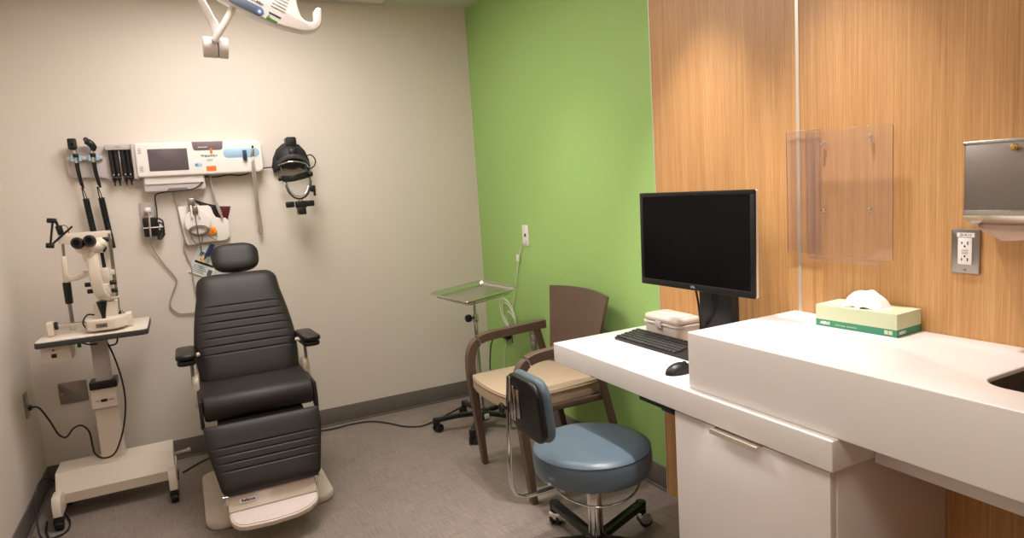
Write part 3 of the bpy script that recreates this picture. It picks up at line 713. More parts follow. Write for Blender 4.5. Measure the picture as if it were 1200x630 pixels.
# curved microscope arm
def armpt(): return [(.379, -.450, 1.215), (.380, -.462, 1.16), (.380, -.468, 1.10), (.384, -.462, 1.045), (.393, -.450, 1.005), (.405, -.42, .985), (.410, -.36, .975)]
MB().tube(armpt(), 0, sec=rrect(-.014, .014, -.024, .024, .008, 3), up=(0, -1, .001), sub=6).build('microscope_arm', M['ivory'], t)
MB().ball((.352, -.440, 1.232), (.040, .045, .030), 24).ball((.392, -.440, 1.235), (.040, .045, .034), 24).cyl((.372, -.44, 1.17), (.372, -.44, 1.215), .030, .036, n=24, bev=.006).ball((.415, -.43, 1.245), (.030, .04, .030), 20).build('microscope_head', M['ivory'], t)
for x, z in ((.333, 1.256), (.381, 1.262)):
    e = MB().cyl((x, -.455, z - .006), (x, -.500, z + .002), .024, .0265, n=28, bev=.002).cyl((x, -.500, z + .002), (x, -.525, z + .006), .0265, .023, n=28, bev=.004).build('eyepiece', M['black'], t)
    MB().cyl((x, -.5245, z + .0059), (x, -.5262, z + .0062), .0135, n=24).build('lens', M['screen'], e)
MB().cyl((.425, -.44, 1.262), (.452, -.44, 1.262), .011, n=18, bev=.003).tube([(.430, -.44, 1.25), (.434, -.44, 1.225), (.424, -.44, 1.205)], .005).build('magnification_knob', M['black'], t)
MB().cyl((.413, -.385, 1.13), (.411, -.385, 1.20), .008, n=14).build('lamp_tube', M['black'], t)
il = MB().prism(rrect(.392, .432, 1.045, 1.125, .006), .36, .42, .004, mtx=BW(0, 0, 0)).prism(rrect(.388, .440, .975, 1.055, .016), .35, .43, .006, mtx=BW(0, 0, 0)).build('illumination_housing', M['ivory'], t)
MB().cyl((.412, -.43, 1.015), (.412, -.440, 1.015), .022, n=24, bev=.002).cyl((.414, -.44, 1.018), (.414, -.445, 1.018), .010, n=18).build('filter_dial', M['pgrey'], il)
for x0, x1, z in ((.358, .330, 1.060), (.360, .336, 1.028), (.430, .458, 1.058), (.430, .458, 1.020)):
    MB().cyl((x0, -.43, z), (x1, -.43, z), .0105, n=18, bev=.002).build('adjusting_knob', M['black'], t)
MB().cyl((.43, -.43, .985), (.452, -.43, .985), .006, n=12).cyl((.452, -.43, .985), (.46, -.43, .985), .008, n=12, bev=.002).build('release_pin', M['pgrey'], t)
MB().cyl((.466, -.38, zt + .062), (.466, -.38, zt + .078), .006, .009, n=14).build('lock_screw', M['chrome'], t)
# head and chin frame
m = MB()
m.cyl((.243, -.30, zt), (.243, -.30, .99), .0085, n=16).cyl((.249, -.30, 1.19), (.2535, -.30, 1.285), .006, n=14)
m.cyl((.437, -.30, zt + .02), (.444, -.30, 1.285), .0085, n=16)
m.build('frame_upright', M['stain'], t)
MB().cyl((.243, -.30, zt), (.243, -.30, zt + .03), .014, n=18, bev=.002).cyl((.244, -.30, 1.07), (.248, -.30, 1.195), .0125, .011, n=20, bev=.002).build('upright_sleeve', M['ivory'], t)
MB().cyl((.243, -.30, .968), (.244, -.30, 1.070), .0165, .0175, n=20, bev=.004).build('height_grip', M['black'], t)
MB().cyl((.4375, -.30, zt + .04), (.4375, -.30, zt + .065), .0115, n=16, bev=.002).build('upright_clamp', M['black'], t)
MB().tube([(.25, -.30, 1.085), (.29, -.302, 1.088), (.325, -.31, 1.10), (.36, -.315, 1.102), (.40, -.31, 1.098), (.444, -.30, 1.098)], 0, sec=rrect(-.013, .013, -.010, .010, .004, 2), up=(0, 0, 1), sub=4).build('chin_rest_bar', M['ivory'], t)
MB().prism(rrect(.318, .374, -.335, -.275, .02), 1.112, 1.122, .004).build('chin_rest', M['ivory'], t)
MB().prism(rrect(.236, .452, 1.250, 1.300, (.006,) * 4), .292, .306, .003, mtx=BW(0, 0, 0)).build('forehead_band', M['ivory'], t)
# fixation light arm
j = [(.228, -.31, 1.366), (.205, -.315, 1.250), (.300, -.30, 1.332)]
m = MB(); m.cyl(j[0], j[1], .0048, n=10).cyl((.212, -.315, 1.255), j[2], .0048, n=10)
m.cyl((.205, -.31, 1.368), (.243, -.31, 1.362), .0115, n=16, bev=.003).cyl((.188, -.315, 1.253), (.220, -.315, 1.248), .0125, n=16, bev=.003)
m.cyl((.238, -.305, 1.365), (.246, -.302, 1.330), .0060, n=12).cyl((.245, -.302, 1.340), (.252, -.30, 1.297), .0135, n=16, bev=.003); m.build('fixation_arm', M['black'], t)
m = MB(); m.tube([(.252, -.30, 1.325), (.265, -.30, 1.340), (.280, -.30, 1.328), (.282, -.30, 1.300)], .002); m.build('fixation_wire', M['dark'], t)
m = MB(); m.tube([(.312, -.42, zt + .008), (.300, -.42, zt + .045), (.318, -.40, zt + .075), (.345, -.38, zt + .07)], .0035); m.build('lamp_cable', M['blackm'], t)

def cord_part(parent, name, pts, r, m):
    return MB().tube(pts, r, n=8, sub=8).build(name, m, parent)
def cord(name, pts, r, m, lab, cat='cord', sub=8):
    return single(MB().tube(pts, r, n=8, sub=sub), name, m, lab, cat)
cord_part(TABLE, 'power_cord', [(.022, -.245, .487), (.04, -.25, .488), (.062, -.27, .475), (.10, -.32, .42), (.13, -.36, .365), (.165, -.40, .355), (.20, -.42, .395), (.235, -.43, .405), (.262, -.435, .37), (.268, -.44, .30), (.275, -.448, .262), (.305, -.45, .235), (.35, -.452, .245), (.385, -.45, .31), (.412, -.44, .40), (.425, -.43, .50), (.42, -.42, .60), (.40, -.39, .70), (.37, -.33, .775), (.34, -.27, .806)], .0042, M['blackm'])
MB().box(.0095, .024, -.262, -.228, .476, .498, .004).build('power_plug', M['black'], TABLE)
cord_part(TABLE, 'coiled_cord', [(.12, -.32, .05), (.09, -.40, .16), (.062, -.47, .20), (.045, -.54, .17), (.045, -.60, .08), (.06, -.66, .012), (.10, -.69, .006), (.15, -.66, .006), (.155, -.56, .006), (.12, -.46, .02), (.08, -.43, .07)], .0042, M['blackm'])
cord('floor_cable', [(.06, -.50, .01), (.07, -.60, .006), (.09, -.70, .006), (.06, -.80, .006), (.03, -.90, .006), (.04, -1.02, .006), (.03, -1.15, .006)], .0045, M['blackm'], 'black cord lying on the floor along the left baseboard', 'cord')
cord('floor_cable', [(.62, -.25, .006), (.75, -.12, .006), (.95, -.06, .006), (1.25, -.05, .006), (1.42, -.085, .006), (1.55, -.075, .006), (1.66, -.10, .006), (1.74, -.19, .006), (1.80, -.30, .006), (1.86, -.36, .006), (1.93, -.37, .006), (2.10, -.28, .006), (2.30, -.16, .006), (2.45, -.09, .02), (2.50, -.075, .12), (2.50, -.085, .22), (2.50, -.13, .36), (2.505, -.20, .42), (2.51, -.26, .440), (2.515, -.30, .445)], .004, M['blackm'], 'black power cord along the baseboard from behind the chair to the green wall', 'cord')
single(MB().box(2.497, 2.531, -.375, -.275, .428, .455, .005), 'power_plug', M['black'], 'black plug in the outlet on the green wall', 'plug')

# ------------------------------------------------------------------ diagnostic wall station
t = thing('diagnostic_wall_station', 'long white medical wall unit with a grey screen and instrument cradle', 'medical wall unit', (.75, 0, 1.64))
back_poly(MB(), [(.300, 1.722), (.288, 1.708), (.283, 1.66), (.283, 1.60), (.292, 1.578), (.315, 1.566), (.41, 1.566), (.44, 1.560), (.47, 1.545), (.60, 1.540), (.60, 1.727), (.32, 1.727)], 0, -.028, .006, 3).build('backing_panel', M['pgrey'], t)
cr = back_poly(MB(), rrect(.288, .445, 1.655, 1.673, .006), -.026, -.050, .004).build('instrument_cradle', M['pgrey'], t)
for x in (.330, .404):
    MB().cyl((x - .017, -.062, 1.650), (x - .017, -.062, 1.6775), .007, n=14).cyl((x + .017, -.062, 1.650), (x + .017, -.062, 1.6775), .007, n=14).build('cradle_light', M['lightblue'], cr)
ds = back_poly(MB(), rrect(.460, .578, 1.700, 1.730, .006), -.02, -.068, .004).build('specula_dispenser', M['pgrey'], t)
back_poly(MB(), rrect(.466, .570, 1.545, 1.702, .004), -.02, -.040, .002).build('dispenser_back', M['pgrey'], ds)
text('dispenser_text', 'ADULT', .008, BW(.519, -.0685, 1.716), M['inkg'], ds)
for k, x in enumerate((.480, .503, .533, .556)):
    s_ = MB().cyl((x, -.048, 1.705), (x + .002, -.048, 1.565), .0108, n=18).build('specula_tube', M['black'], ds)
    MB().lathe([(.0, 0), (.003, 0), (.0045, .018), (.010, .034), (.0115, .040), (0, .042)], (x + .002, -.048, 1.518), 16).build('ear_speculum', M['black'], s_)
    MB().cyl((x + .002, -.0585, 1.575), (x + .002, -.0600, 1.575), .005, .002, n=3).build('arrow_mark', M['pwhite'], s_)
MB().box(.515, .521, -.052, -.040, 1.57, 1.70, .001).build('tube_divider', M['stain'], ds)
hs = back_poly(MB(), rrect(.590, 1.210, 1.553, 1.728, (.012, .032, .032, .012), 8), 0, -.092, .010, 4).build('main_housing', M['pwhite'], t)
back_poly(MB(), rrect(.575, .596, 1.548, 1.728, .004), 0, -.080, .003).build('left_end_cap', M['pgrey'], t)
back_poly(MB(), rrect(.648, .834, 1.582, 1.696, .003), -.091, -.0935, .001).build('screen', M['lcd_grey'], hs)
m = MB()
for z0 in (1.675, 1.582):
    for k in range(4): m.box(.604, .620, -.0928, -.0915, z0 + k * .0075, z0 + k * .0075 + .0022)
m.build('vent', M['dark'], hs)
pd = back_poly(MB(), [(.860, 1.7275), (.864, 1.690), (.872, 1.681), (1.000, 1.681), (1.009, 1.690), (1.013, 1.7275)], -.080, -.0940, .002).build('printer_door', M['taupe'], hs)
MB().box(.888, .935, -.0955, -.0935, 1.697, 1.700).build('paper_slot', M['pwhite'], pd)
text('brand_text', 'WelchAllyn', .0175, BW(.938, -.0924, 1.652), M['ink'], hs, bold=.0004)
text('brand_text', 'Connex', .009, BW(.940, -.0924, 1.631), M['greenlog'], hs, bold=.0003)
MB().box(.922, .958, -.0926, -.0916, 1.6235, 1.6248).build('logo_line', M['greenlog'], hs)
bt = back_poly(MB(), rrect(.862, .900, 1.596, 1.617, .0104), -.091, -.0936, .001).build('power_button', M['lightblue'], hs)
MB().cyl((.872, -.093, 1.6065), (.872, -.0945, 1.6065), .006, n=16).build('button_dot', M['btn'], bt)
back_poly(MB(), rrect(.918, .966, 1.570, 1.597, .002), -.0918, -.0928).build('orange_label', M['orangel'], hs)
MB().box(.945, .957, -.0955, -.0915, 1.664, 1.690, .001).build('orange_tab', M['orangel'], hs)
bl = back_poly(MB(), rrect(1.008, 1.195, 1.636, 1.687, .0254, 8), -.090, -.0932, .0015).build('probe_well', M['lightblue'], hs)
back_poly(MB(), rrect(1.018, 1.120, 1.644, 1.679, .017, 8), -.0925, -.0938, .0005).build('well_floor', M['lightblue'], bl)
MB().box(1.107, 1.127, -.110, -.090, 1.620, 1.675, .002).build('thermometer_slot', M['navyp'], hs)
back_poly(MB(), rrect(.612, .905, 1.478, 1.558, (.014, .014, .004, .004)), 0, -.066, .006).build('lower_tray', M['pgrey'], t)
back_poly(MB(), rrect(.618, .898, 1.515, 1.553, .003), -.060, -.074, .002).build('tray_lip', M['pwhite'], t)
back_poly(MB(), [(.715, 1.478), (.725, 1.492), (.81, 1.492), (.825, 1.478)], -.060, -.070, .001).build('tray_notch', M['taupe'], t)

# probe and its strap, hanging
t = thing('thermometer_probe', 'grey and white thermometer probe standing in the pale blue well', 'thermometer', (1.16, -.11, 1.62))
MB().cyl((1.157, -.106, 1.640), (1.160, -.112, 1.682), .0095, .006, n=16, bev=.002).build('probe_body', M['steelp'], t)
MB().cyl((1.160, -.112, 1.682), (1.161, -.113, 1.697), .0055, n=12, bev=.001).build('probe_cap', M['black'], t)
MB().cyl((1.156, -.105, 1.612), (1.157, -.106, 1.642), .0065, n=12, bev=.001).build('probe_neck', M['pwhite'], t)
cord('probe_cord', [(1.156, -.107, 1.618), (1.158, -.108, 1.57), (1.160, -.09, 1.48), (1.162, -.06, 1.36), (1.168, -.04, 1.27), (1.168, -.035, 1.215), (1.160, -.034, 1.207), (1.154, -.038, 1.22), (1.153, -.05, 1.30), (1.150, -.08, 1.45), (1.148, -.095, 1.55), (1.152, -.105, 1.61)], .0052, M['cordg'], 'grey doubled cord hanging down from the probe at the right end of the wall unit', sub=6)

# hand instruments in the cradle
def handle_set(name, x, lab, otoscope):
    t = thing(name, lab, 'diagnostic hand instrument', (x, -.06, 1.68))
    if not otoscope:
        hd = MB().prism(rrect(x - .026, x + .012, 1.706, 1.762, (.012, .012, .006, .006)), .050, .085, .006, mtx=BW(0, 0, 0)).build('head', M['black'], t)
        MB().cyl((x - .006, -.085, 1.732), (x - .006, -.088, 1.732), .006, n=14).build('viewing_lens', M['screen'], hd)
    else:
        hd = MB().tube([(x - .022, -.068, 1.748), (x - .006, -.07, 1.738), (x + .006, -.068, 1.720), (x + .004, -.065, 1.700)], [.015, .017, .016, .012], n=16, sub=5).build('head', M['black'], t)
        MB().cyl((x - .018, -.078, 1.752), (x - .020, -.088, 1.756), .013, .011, n=18).build('viewing_lens', M['dark'], hd)
    MB().cyl((x, -.062, 1.685), (x, -.062, 1.705), .0085, n=16).cyl((x, -.062, 1.668), (x, -.062, 1.640), .0085, n=16).build('metal_neck', M['steelp'], t)
    MB().cyl((x, -.062, 1.668), (x, -.062, 1.687), .0125, n=18, bev=.002).build('collar', M['black'], t)
    MB().tube([(x, -.062, 1.642), (x + .001, -.061, 1.60), (x + .006, -.055, 1.545), (x + .012, -.05, 1.515)], [.010, .0095, .0085, .006], n=14, sub=5).build('grip', M['black'], t)
    return t
OPH = handle_set('ophthalmoscope', .330, 'ophthalmoscope with a square black head, leftmost in the cradle', False)
OTO = handle_set('otoscope', .404, 'otoscope with a rounded black head, second in the cradle', True)
def bunch(x, t):
    MB().tube([(x + .010, -.05, 1.52), (x + .012, -.05, 1.48), (x + .016, -.05, 1.45)], .003).tube([(x + .013, -.048, 1.52), (x + .022, -.048, 1.48), (x + .026, -.05, 1.45)], .0022).build('cord_lead', M['blackm'], t)
    m = MB()
    for k, (dx, dy) in enumerate(((-.008, 0), (.008, .006), (0, -.010))):
        pts = []
        N = 160
        for i in range(N):
            q = i / (N - 1); cx = x + .020 + .020 * q + dx; cz = 1.462 - .26 * q
            pts.append((cx + .0045 * math.cos(i * 1.25), -.05 + dy + .0045 * math.sin(i * 1.25), cz))
        m.tube(pts, .0034, n=6, smooth=False)
    m.build('coiled_cord', M['blackm'], t)
bunch(.325, OPH)
bunch(.392, OTO)

# ------------------------------------------------------------------ headset on the wall
t = thing('binocular_headset', 'black binocular head-worn ophthalmoscope hanging on its wall bracket', 'headset', (1.37, -.05, 1.45))
HEADSET = t
def dome(u, v):
    a = math.pi * (u * 1.0); b = v * math.pi / 2
    x = 1.372 - .102 * math.cos(a) * math.cos(b * .0) ; return (0, 0, 0)
m = MB()
# shell: rounded dome outline in XZ, bulging towards the room
out = [(1.268, 1.545), (1.262, 1.585), (1.272, 1.630), (1.295, 1.678), (1.330, 1.708), (1.378, 1.716), (1.420, 1.700), (1.450, 1.664), (1.468, 1.612), (1.470, 1.575), (1.462, 1.545), (1.440, 1.560), (1.400, 1.573), (1.345, 1.575), (1.300, 1.562)]
back_poly(m, out, -.0, -.050, .012, 3)
m.ball((1.368, -.05, 1.630), (.082, .050, .070), 28)
m.build('wall_bracket', M['blackm'], t)
back_poly(MB(), rrect(1.345, 1.402, 1.690, 1.742, (.004, .004, .012, .012)), 0, -.075, .008, 3).build('bracket_top', M['black'], t)
MB().box(1.352, 1.395, -.112, -.080, 1.625, 1.672, .006).build('battery_latch', M['black'], t)
MB().tube([(1.290, -.075, 1.600), (1.33, -.105, 1.625), (1.385, -.112, 1.630), (1.43, -.10, 1.615), (1.455, -.07, 1.585)], 0, sec=rrect(-.012, .012, -.004, .004, .002, 2), up=(0, 0, 1)).build('brow_pad', M['dark'], t)
m = MB(); m.tube([(1.288, -.08, 1.585), (1.33, -.12, 1.598), (1.38, -.128, 1.600), (1.43, -.11, 1.588), (1.458, -.07, 1.562)], .004); m.build('visor_edge', M['steelp'], t)
m = MB(); m.tube([(1.300, -.085, 1.575), (1.303, -.10, 1.54), (1.312, -.12, 1.50), (1.32, -.13, 1.47)], .0042).tube([(1.432, -.085, 1.575), (1.440, -.10, 1.545), (1.448, -.12, 1.50), (1.44, -.13, 1.46)], .0042); m.build('side_wire', M['dark'], t)
MB().tube([(1.300, -.12, 1.508), (1.34, -.145, 1.506), (1.39, -.145, 1.514), (1.440, -.12, 1.525)], 0, sec=rrect(-.018, .018, -.005, .005, .003, 2), up=(0, 0, 1)).build('crown_band', M['black'], t)
for x, z in ((1.288, 1.510), (1.455, 1.527)): MB().cyl((x - .012, -.12, z), (x + .010, -.12, z), .014, n=16, bev=.003).build('adjusting_knob', M['black'], t)
MB().tube([(1.312, -.13, 1.470), (1.322, -.145, 1.430), (1.350, -.155, 1.398), (1.385, -.158, 1.392), (1.418, -.15, 1.412), (1.440, -.14, 1.455), (1.447, -.13, 1.49)], 0, sec=rrect(-.011, .011, -.005, .005, .003, 2), up=(0, -1, .0), sub=6).build('head_band', M['black'], t)
m = MB(); m.tube([(1.316, -.14, 1.480), (1.326, -.152, 1.440), (1.350, -.162, 1.412), (1.385, -.166, 1.405), (1.412, -.158, 1.424), (1.432, -.148, 1.46)], .003); m.build('band_wire', M['steelp'], t)
MB().box(1.440, 1.468, -.155, -.125, 1.425, 1.462, .005).cyl((1.462, -.14, 1.43), (1.462, -.14, 1.402), .007, n=14, bev=.002).build('tilt_knob', M['black'], t)
m = MB(); m.box(1.362, 1.372, -.165, -.150, 1.365, 1.395, .002).box(1.378, 1.388, -.165, -.150, 1.365, 1.395, .002); m.build('hinge_arm', M['steelp'], t)
MB().box(1.345, 1.405, -.19, -.15, 1.340, 1.378, .005).box(1.352, 1.398, -.195, -.15, 1.302, 1.342, .005).build('optics_housing', M['black'], t)
for x in (1.318, 1.432 - .005): MB().box(x - .024, x + .020, -.19, -.155, 1.345, 1.378, .006).build('eyepiece', M['black'], t)
MB().cyl((1.350, -.19, 1.308), (1.350, -.196, 1.308), .006, n=14).build('lens', M['chrome'], t)
m = MB(); m.tube([(1.455, -.05, 1.635), (1.475, -.06, 1.638), (1.492, -.06, 1.625), (1.50, -.06, 1.60), (1.49, -.06, 1.575), (1.470, -.07, 1.562), (1.45, -.08, 1.560)], .0035); m.build('cable_loop', M['blackm'], t)
cord_part(HEADSET, 'headset_cord', [(.652, -.050, 1.33), (.655, -.03, 1.38), (.654, -.02, 1.44), (.662, -.03, 1.463), (.70, -.075, 1.472), (.78, -.082, 1.474), (.845, -.08, 1.482), (.885, -.075, 1.508), (.905, -.04, 1.540), (.93, -.03, 1.543), (.965, -.02, 1.541), (1.03, -.02, 1.548), (1.08, -.02, 1.542), (1.12, -.02, 1.548), (1.18, -.02, 1.568), (1.24, -.03, 1.578), (1.30, -.05, 1.575)], .0035, M['blackm'])

# ------------------------------------------------------------------ adapter, holder and papers below the wall unit
t = thing('power_adapter', 'black power adapter with wound cord plugged into the cream wall', 'power adapter', (.62, -.03, 1.30))
back_poly(MB(), rrect(.583, .648, 1.245, 1.345, .006), -.012, -.058, .005).build('adapter_body', M['black'], t)
m = MB()
for k in range(4): m.tube([(.652 + .006 * math.sin(k * 2), -.045, 1.335 - .022 * k), (.674, -.05, 1.325 - .022 * k), (.676, -.05, 1.295 - .015 * k), (.655, -.05, 1.262 - .012 * k), (.645, -.05, 1.225 + .01 * k), (.650, -.052, 1.30 - .02 * k)], .0045, closed=True, n=6)
m.build('wound_cord', M['blackm'], t)
MB().box(.581, .676, -.062, -.055, 1.289, 1.294, .001).build('white_tie', M['pwhite'], t)
back_poly(MB(), rrect(.577, .648, 1.345, 1.423, .006), -.006, -.035, .004).build('clear_cover', M['acrylic'], t)
MB().box(.600, .628, -.055, -.012, 1.375, 1.398, .004).build('white_plug', M['pwhite'], t)
cord('white_power_cord', [(.614, -.050, 1.378), (.616, -.056, 1.36), (.614, -.066, 1.30), (.612, -.066, 1.245), (.610, -.04, 1.21), (.622, -.02, 1.16), (.655, -.012, 1.09), (.690, -.010, 1.03), (.705, -.010, .995), (.695, -.010, .965), (.668, -.010, .905), (.658, -.010, .868), (.668, -.010, .838), (.70, -.010, .812), (.76, -.010, .806), (.82, -.010, .804)], .0042, M['cordg'], 'grey power cord dropping from the white plug and looping along the cream wall')
t = thing('sensor_holder', 'white plastic wall holder with a round cord hub', 'holder', (.87, 0, 1.28))
back_poly(MB(), [(.755, 1.385), (.762, 1.392), (.905, 1.388), (.918, 1.378), (.928, 1.340), (.937, 1.322), (.955, 1.315), (.985, 1.314), (.998, 1.300), (1.000, 1.215), (.985, 1.192), (.955, 1.186), (.90, 1.190), (.80, 1.178), (.782, 1.180), (.774, 1.195), (.765, 1.28)], -.010, -.032, .005, 3).build('back_plate', M['pwhite'], t)
hb = MB().lathe([(.0, .0), (.060, .0), (.060, .008), (.067, .012), (.067, .030), (.062, .035), (.0, .039)], (0, 0, 0), 36, mtx=BW(.843, -.031, 1.302)).build('round_hub', M['pwhite'], t)
MB().box(.815, .824, -.082, -.062, 1.325, 1.395, .002).box(.852, .860, -.082, -.062, 1.325, 1.395, .002).build('clip_prong', M['pwhite'], hb)
MB().box(.806, .842, -.080, -.058, 1.385, 1.432, .005).box(.826, .850, -.082, -.064, 1.350, 1.390, .004).build('sensor_clip', M['stain'], hb)
m = MB()
for rr, dz in ((.050, 0), (.043, -.004), (.046, .003)):
    m.tube([(.845 + rr * math.cos(a), -.076, 1.255 + dz + rr * .55 * math.sin(a)) for a in [math.tau * k / 12 for k in range(12)]], .0028, closed=True, n=6, sub=3)
m.tube([(.838, -.084, 1.37), (.836, -.084, 1.30), (.838, -.080, 1.24), (.842, -.065, 1.17), (.846, -.05, 1.13)], .0028, n=6)
m.tube([(.80, -.06, 1.26), (.805, -.062, 1.22), (.825, -.062, 1.185), (.850, -.062, 1.19), (.856, -.062, 1.22), (.85, -.06, 1.25)], .0028, n=6)
m.tube([(.885, -.05, 1.225), (.905, -.045, 1.21), (.925, -.045, 1.20), (.932, -.04, 1.235), (.925, -.035, 1.265)], .0028, n=6)
m.build('sensor_cord', M['stain'], t)
t = thing('orange_adapter', 'round orange plug on the white wall holder', 'plug', (.914, -.03, 1.247))
MB().lathe([(0, 0), (.018, 0), (.021, .003), (.021, .013), (.018, .016), (0, .017)], (0, 0, 0), 24, mtx=BW(.912, -.032, 1.247)).build('plug_face', M['orange'], t)
MB().lathe([(0, 0), (.009, 0), (.009, .004), (0, .004)], (0, 0, 0), 16, mtx=BW(.912, -.049, 1.247)).build('plug_center', M['orangel'], t)
t = thing('sensor_connector', 'navy blue cable connector with an orange tip hanging below the holder', 'connector', (.89, -.04, 1.15))
MB().tube([(.905, -.045, 1.176), (.890, -.045, 1.150), (.876, -.045, 1.125), (.868, -.045, 1.113)], 0, sec=rrect(-.007, .007, -.013, .013, .004, 2), up=(0, -1, 0), sub=4).build('connector_body', M['navyc'], t)
m = MB(); m.tube([(.868, -.045, 1.114), (.855, -.045, 1.10), (.84, -.045, 1.093)], .0042); m.build('strain_relief', M['navyc'], t)
MB().cyl((.847, -.045, 1.090), (.834, -.045, 1.106), .010, .006, n=14, bev=.002).build('orange_tip', M['orange'], t)
t = thing('maroon_pouch', 'black and maroon pouch tucked behind the white holder', 'pouch', (.95, -.03, 1.3))
MB().prism([(.835, 1.427), (.90, 1.400), (.98, 1.375), (.962, 1.30), (.93, 1.29), (.88, 1.37)], .001, .008, .002, mtx=BW(0, 0, 0)).build('flap', M['blackm'], t)
MB().prism([(.955, 1.380), (1.020, 1.375), (.998, 1.302), (.945, 1.305)], .0015, .0092, .002, mtx=BW(0, 0, 0)).build('corner', M['maroon'], t)
# info card
t = thing('information_card', 'pale tilted printed card pinned on the wall behind the headrest', 'card', (.86, -.01, 1.05))
Fc = BW(.860, -.006, 1.082) @ Matrix.Rotation(R(-27), 4, 'Z')
MB().box(-.062, .062, -.085, .085, 0, .0015, mtx=Fc).build('sheet', M['card'], t)
text('card_text', 'IFL', .034, Fc @ Matrix.Translation((-.022, .030, .002)), M['ink'], t, bold=.001)
m = MB(); m.box(-.052, .048, -.022, -.010, .0015, .0022, mtx=Fc)
m.build('black_bar', M['ink'], t)
m = MB()
for k in range(5): m.box(-.050, .01 + .008 * (k % 3), -.038 - k * .009, -.0355 - k * .009, .0015, .0021, mtx=Fc)
m.build('print_lines', M['inkg'], t)
MB().box(.030, .052, -.072, -.038, .0015, .0022, mtx=Fc).build('printed_mark', M['inkg'], t)
# loose grey cords
cord('hanging_cord', [(.745, -.06, 1.480), (.742, -.03, 1.455), (.748, -.015, 1.42), (.765, -.02, 1.39), (.775, -.026, 1.37)], .0042, M['cordg'], 'short grey cord from the tray of the wall unit to the white holder')
cord('hanging_cord', [(.932, -.05, 1.553), (.935, -.045, 1.50), (.942, -.04, 1.43), (.957, -.045, 1.36), (.970, -.045, 1.31)], [.0055, .0055, .0065, .0085, .0055], M['cordg'], 'thick grey cord hanging from the middle of the wall unit over the pouch')
cord('hanging_cord', [(.768, -.026, 1.21), (.762, -.012, 1.16), (.772, -.010, 1.11), (.785, -.010, 1.06), (.788, -.010, .96), (.80, -.010, .86), (.83, -.010, .80)], .0042, M['cordg'], 'grey cord dropping from the white holder behind the dark chair')

# ------------------------------------------------------------------ overhead examination light
yl = -1.38
import itertools
t = thing('overhead_exam_light', 'white ceiling mounted examination light with a hooked handle', 'examination light', (.95, yl, 2.0))
head = [(.915, 2.150), (.925, 2.115), (.965, 2.074), (1.02, 2.044), (1.085, 2.014), (1.16, 1.986), (1.215, 1.972), (1.255, 1.966), (1.293, 1.972), (1.314, 1.988), (1.322, 2.008), (1.324, 2.046), (1.318, 2.056), (1.306, 2.054), (1.301, 2.044), (1.299, 2.014), (1.288, 2.003), (1.268, 2.003), (1.247, 2.020), (1.237, 2.055), (1.232, 2.11), (1.215, 2.17), (1.17, 2.215), (1.10, 2.235), (1.02, 2.230), (.94, 2.205), (.90, 2.17)]
h = MB(); h.prism([(p[0], p[1]) for p in [tuple(q)[:2] for q in catmull([(a, b + .042, 0) for a, b in head], 4, True)]], -yl - .030, -yl + .030, .016, 4, mtx=BW(0, 0, 0)); hp = h.build('lamp_head', M['pwhite'], t)
cd = Vector((1.107 - 1.012, 0, 2.015 - 2.062)).normalized()
Fp = frame((1.056, yl - .0305, 2.092), cd, (0, -1, 0))
cpn = MB().prism(rrect(-.064, .062, -.017, .017, .0165, 8), .0, .0025, .001, mtx=Fp).build('control_panel', M['bluesheet'], hp)
MB().lathe([(0, 0), (.009, 0), (.011, .0008), (.011, .002), (0, .002)], (0, 0, 0), 20, mtx=Fp @ Matrix.Translation((.048, 0, .0025))).build('power_button', M['btn'], cpn)
MB().lathe([(0, 0), (.005, 0), (.005, .001), (0, .001)], (0, 0, 0), 16, mtx=Fp @ Matrix.Translation((.048, 0, .0045))).build('button_light', M['pwhite'], cpn)
text('brand_text', 'Welch', .0135, Fp @ Matrix.Translation((.004, .029, .001)), M['greenlog'], hp, bold=.0003)
text('brand_text', 'Allyn', .0135, Fp @ Matrix.Translation((.038, .029, .001)), M['ink'], hp, bold=.0003)
m = MB()
for k in range(5): m.box(.075, .128, .040 + k * .012, .0415 + k * .012, 0, .0012, mtx=Fp)
m.build('vent_slots', M['inkg'], hp)
MB().box(.078, .122, .012, .017, 0, .0012, mtx=Fp).build('model_strip', M['ink'], hp)
MB().box(.076, .116, -.013, -.003, 0, .0014, mtx=Fp).build('green_sticker', M['greentag'], hp)
MB().cyl((1.130, yl - .0300, 2.058), (1.130, yl - .0325, 2.058), .003, n=12).build('status_light', M['greenlog'], hp)
j = Vector((.942, yl + .03, 1.945))
jn = MB().cyl((.900, yl + .03, 1.953), (.948, yl + .03, 1.951), .036, n=32, bev=.004).cyl((.9505, yl + .03, 1.951), (.984, yl + .03, 1.949), .036, n=32, bev=.004).build('joint', M['pwhite'], t)
MB().cyl((.9475, yl + .03, 1.951), (.951, yl + .03, 1.951), .034, n=32).build('joint_gap', M['dark'], jn)
MB().cyl((.935, yl - .012, 1.962), (1.022, yl + .0, 2.100), .0115, n=18, bev=.003).build('head_stem', M['pwhite'], t)
m = MB(); m.tube([(.952, yl + .035, 1.975), (.948, yl + .04, 2.03), (.93, yl + .04, 2.075), (.905, yl + .04, 2.15), (.88, yl + .04, 2.30), (.87, yl + .04, 2.49)], [.012, .017, .015, .013, .013, .013], n=14, sub=6); m.build('support_arm', M['pwhite'], t)
MB().lathe([(.018, -.04), (.06, -.03), (.085, -.012), (.085, 0)], (.87, yl + .04, H - .0125), 32).build('ceiling_mount', M['pwhite'], t)

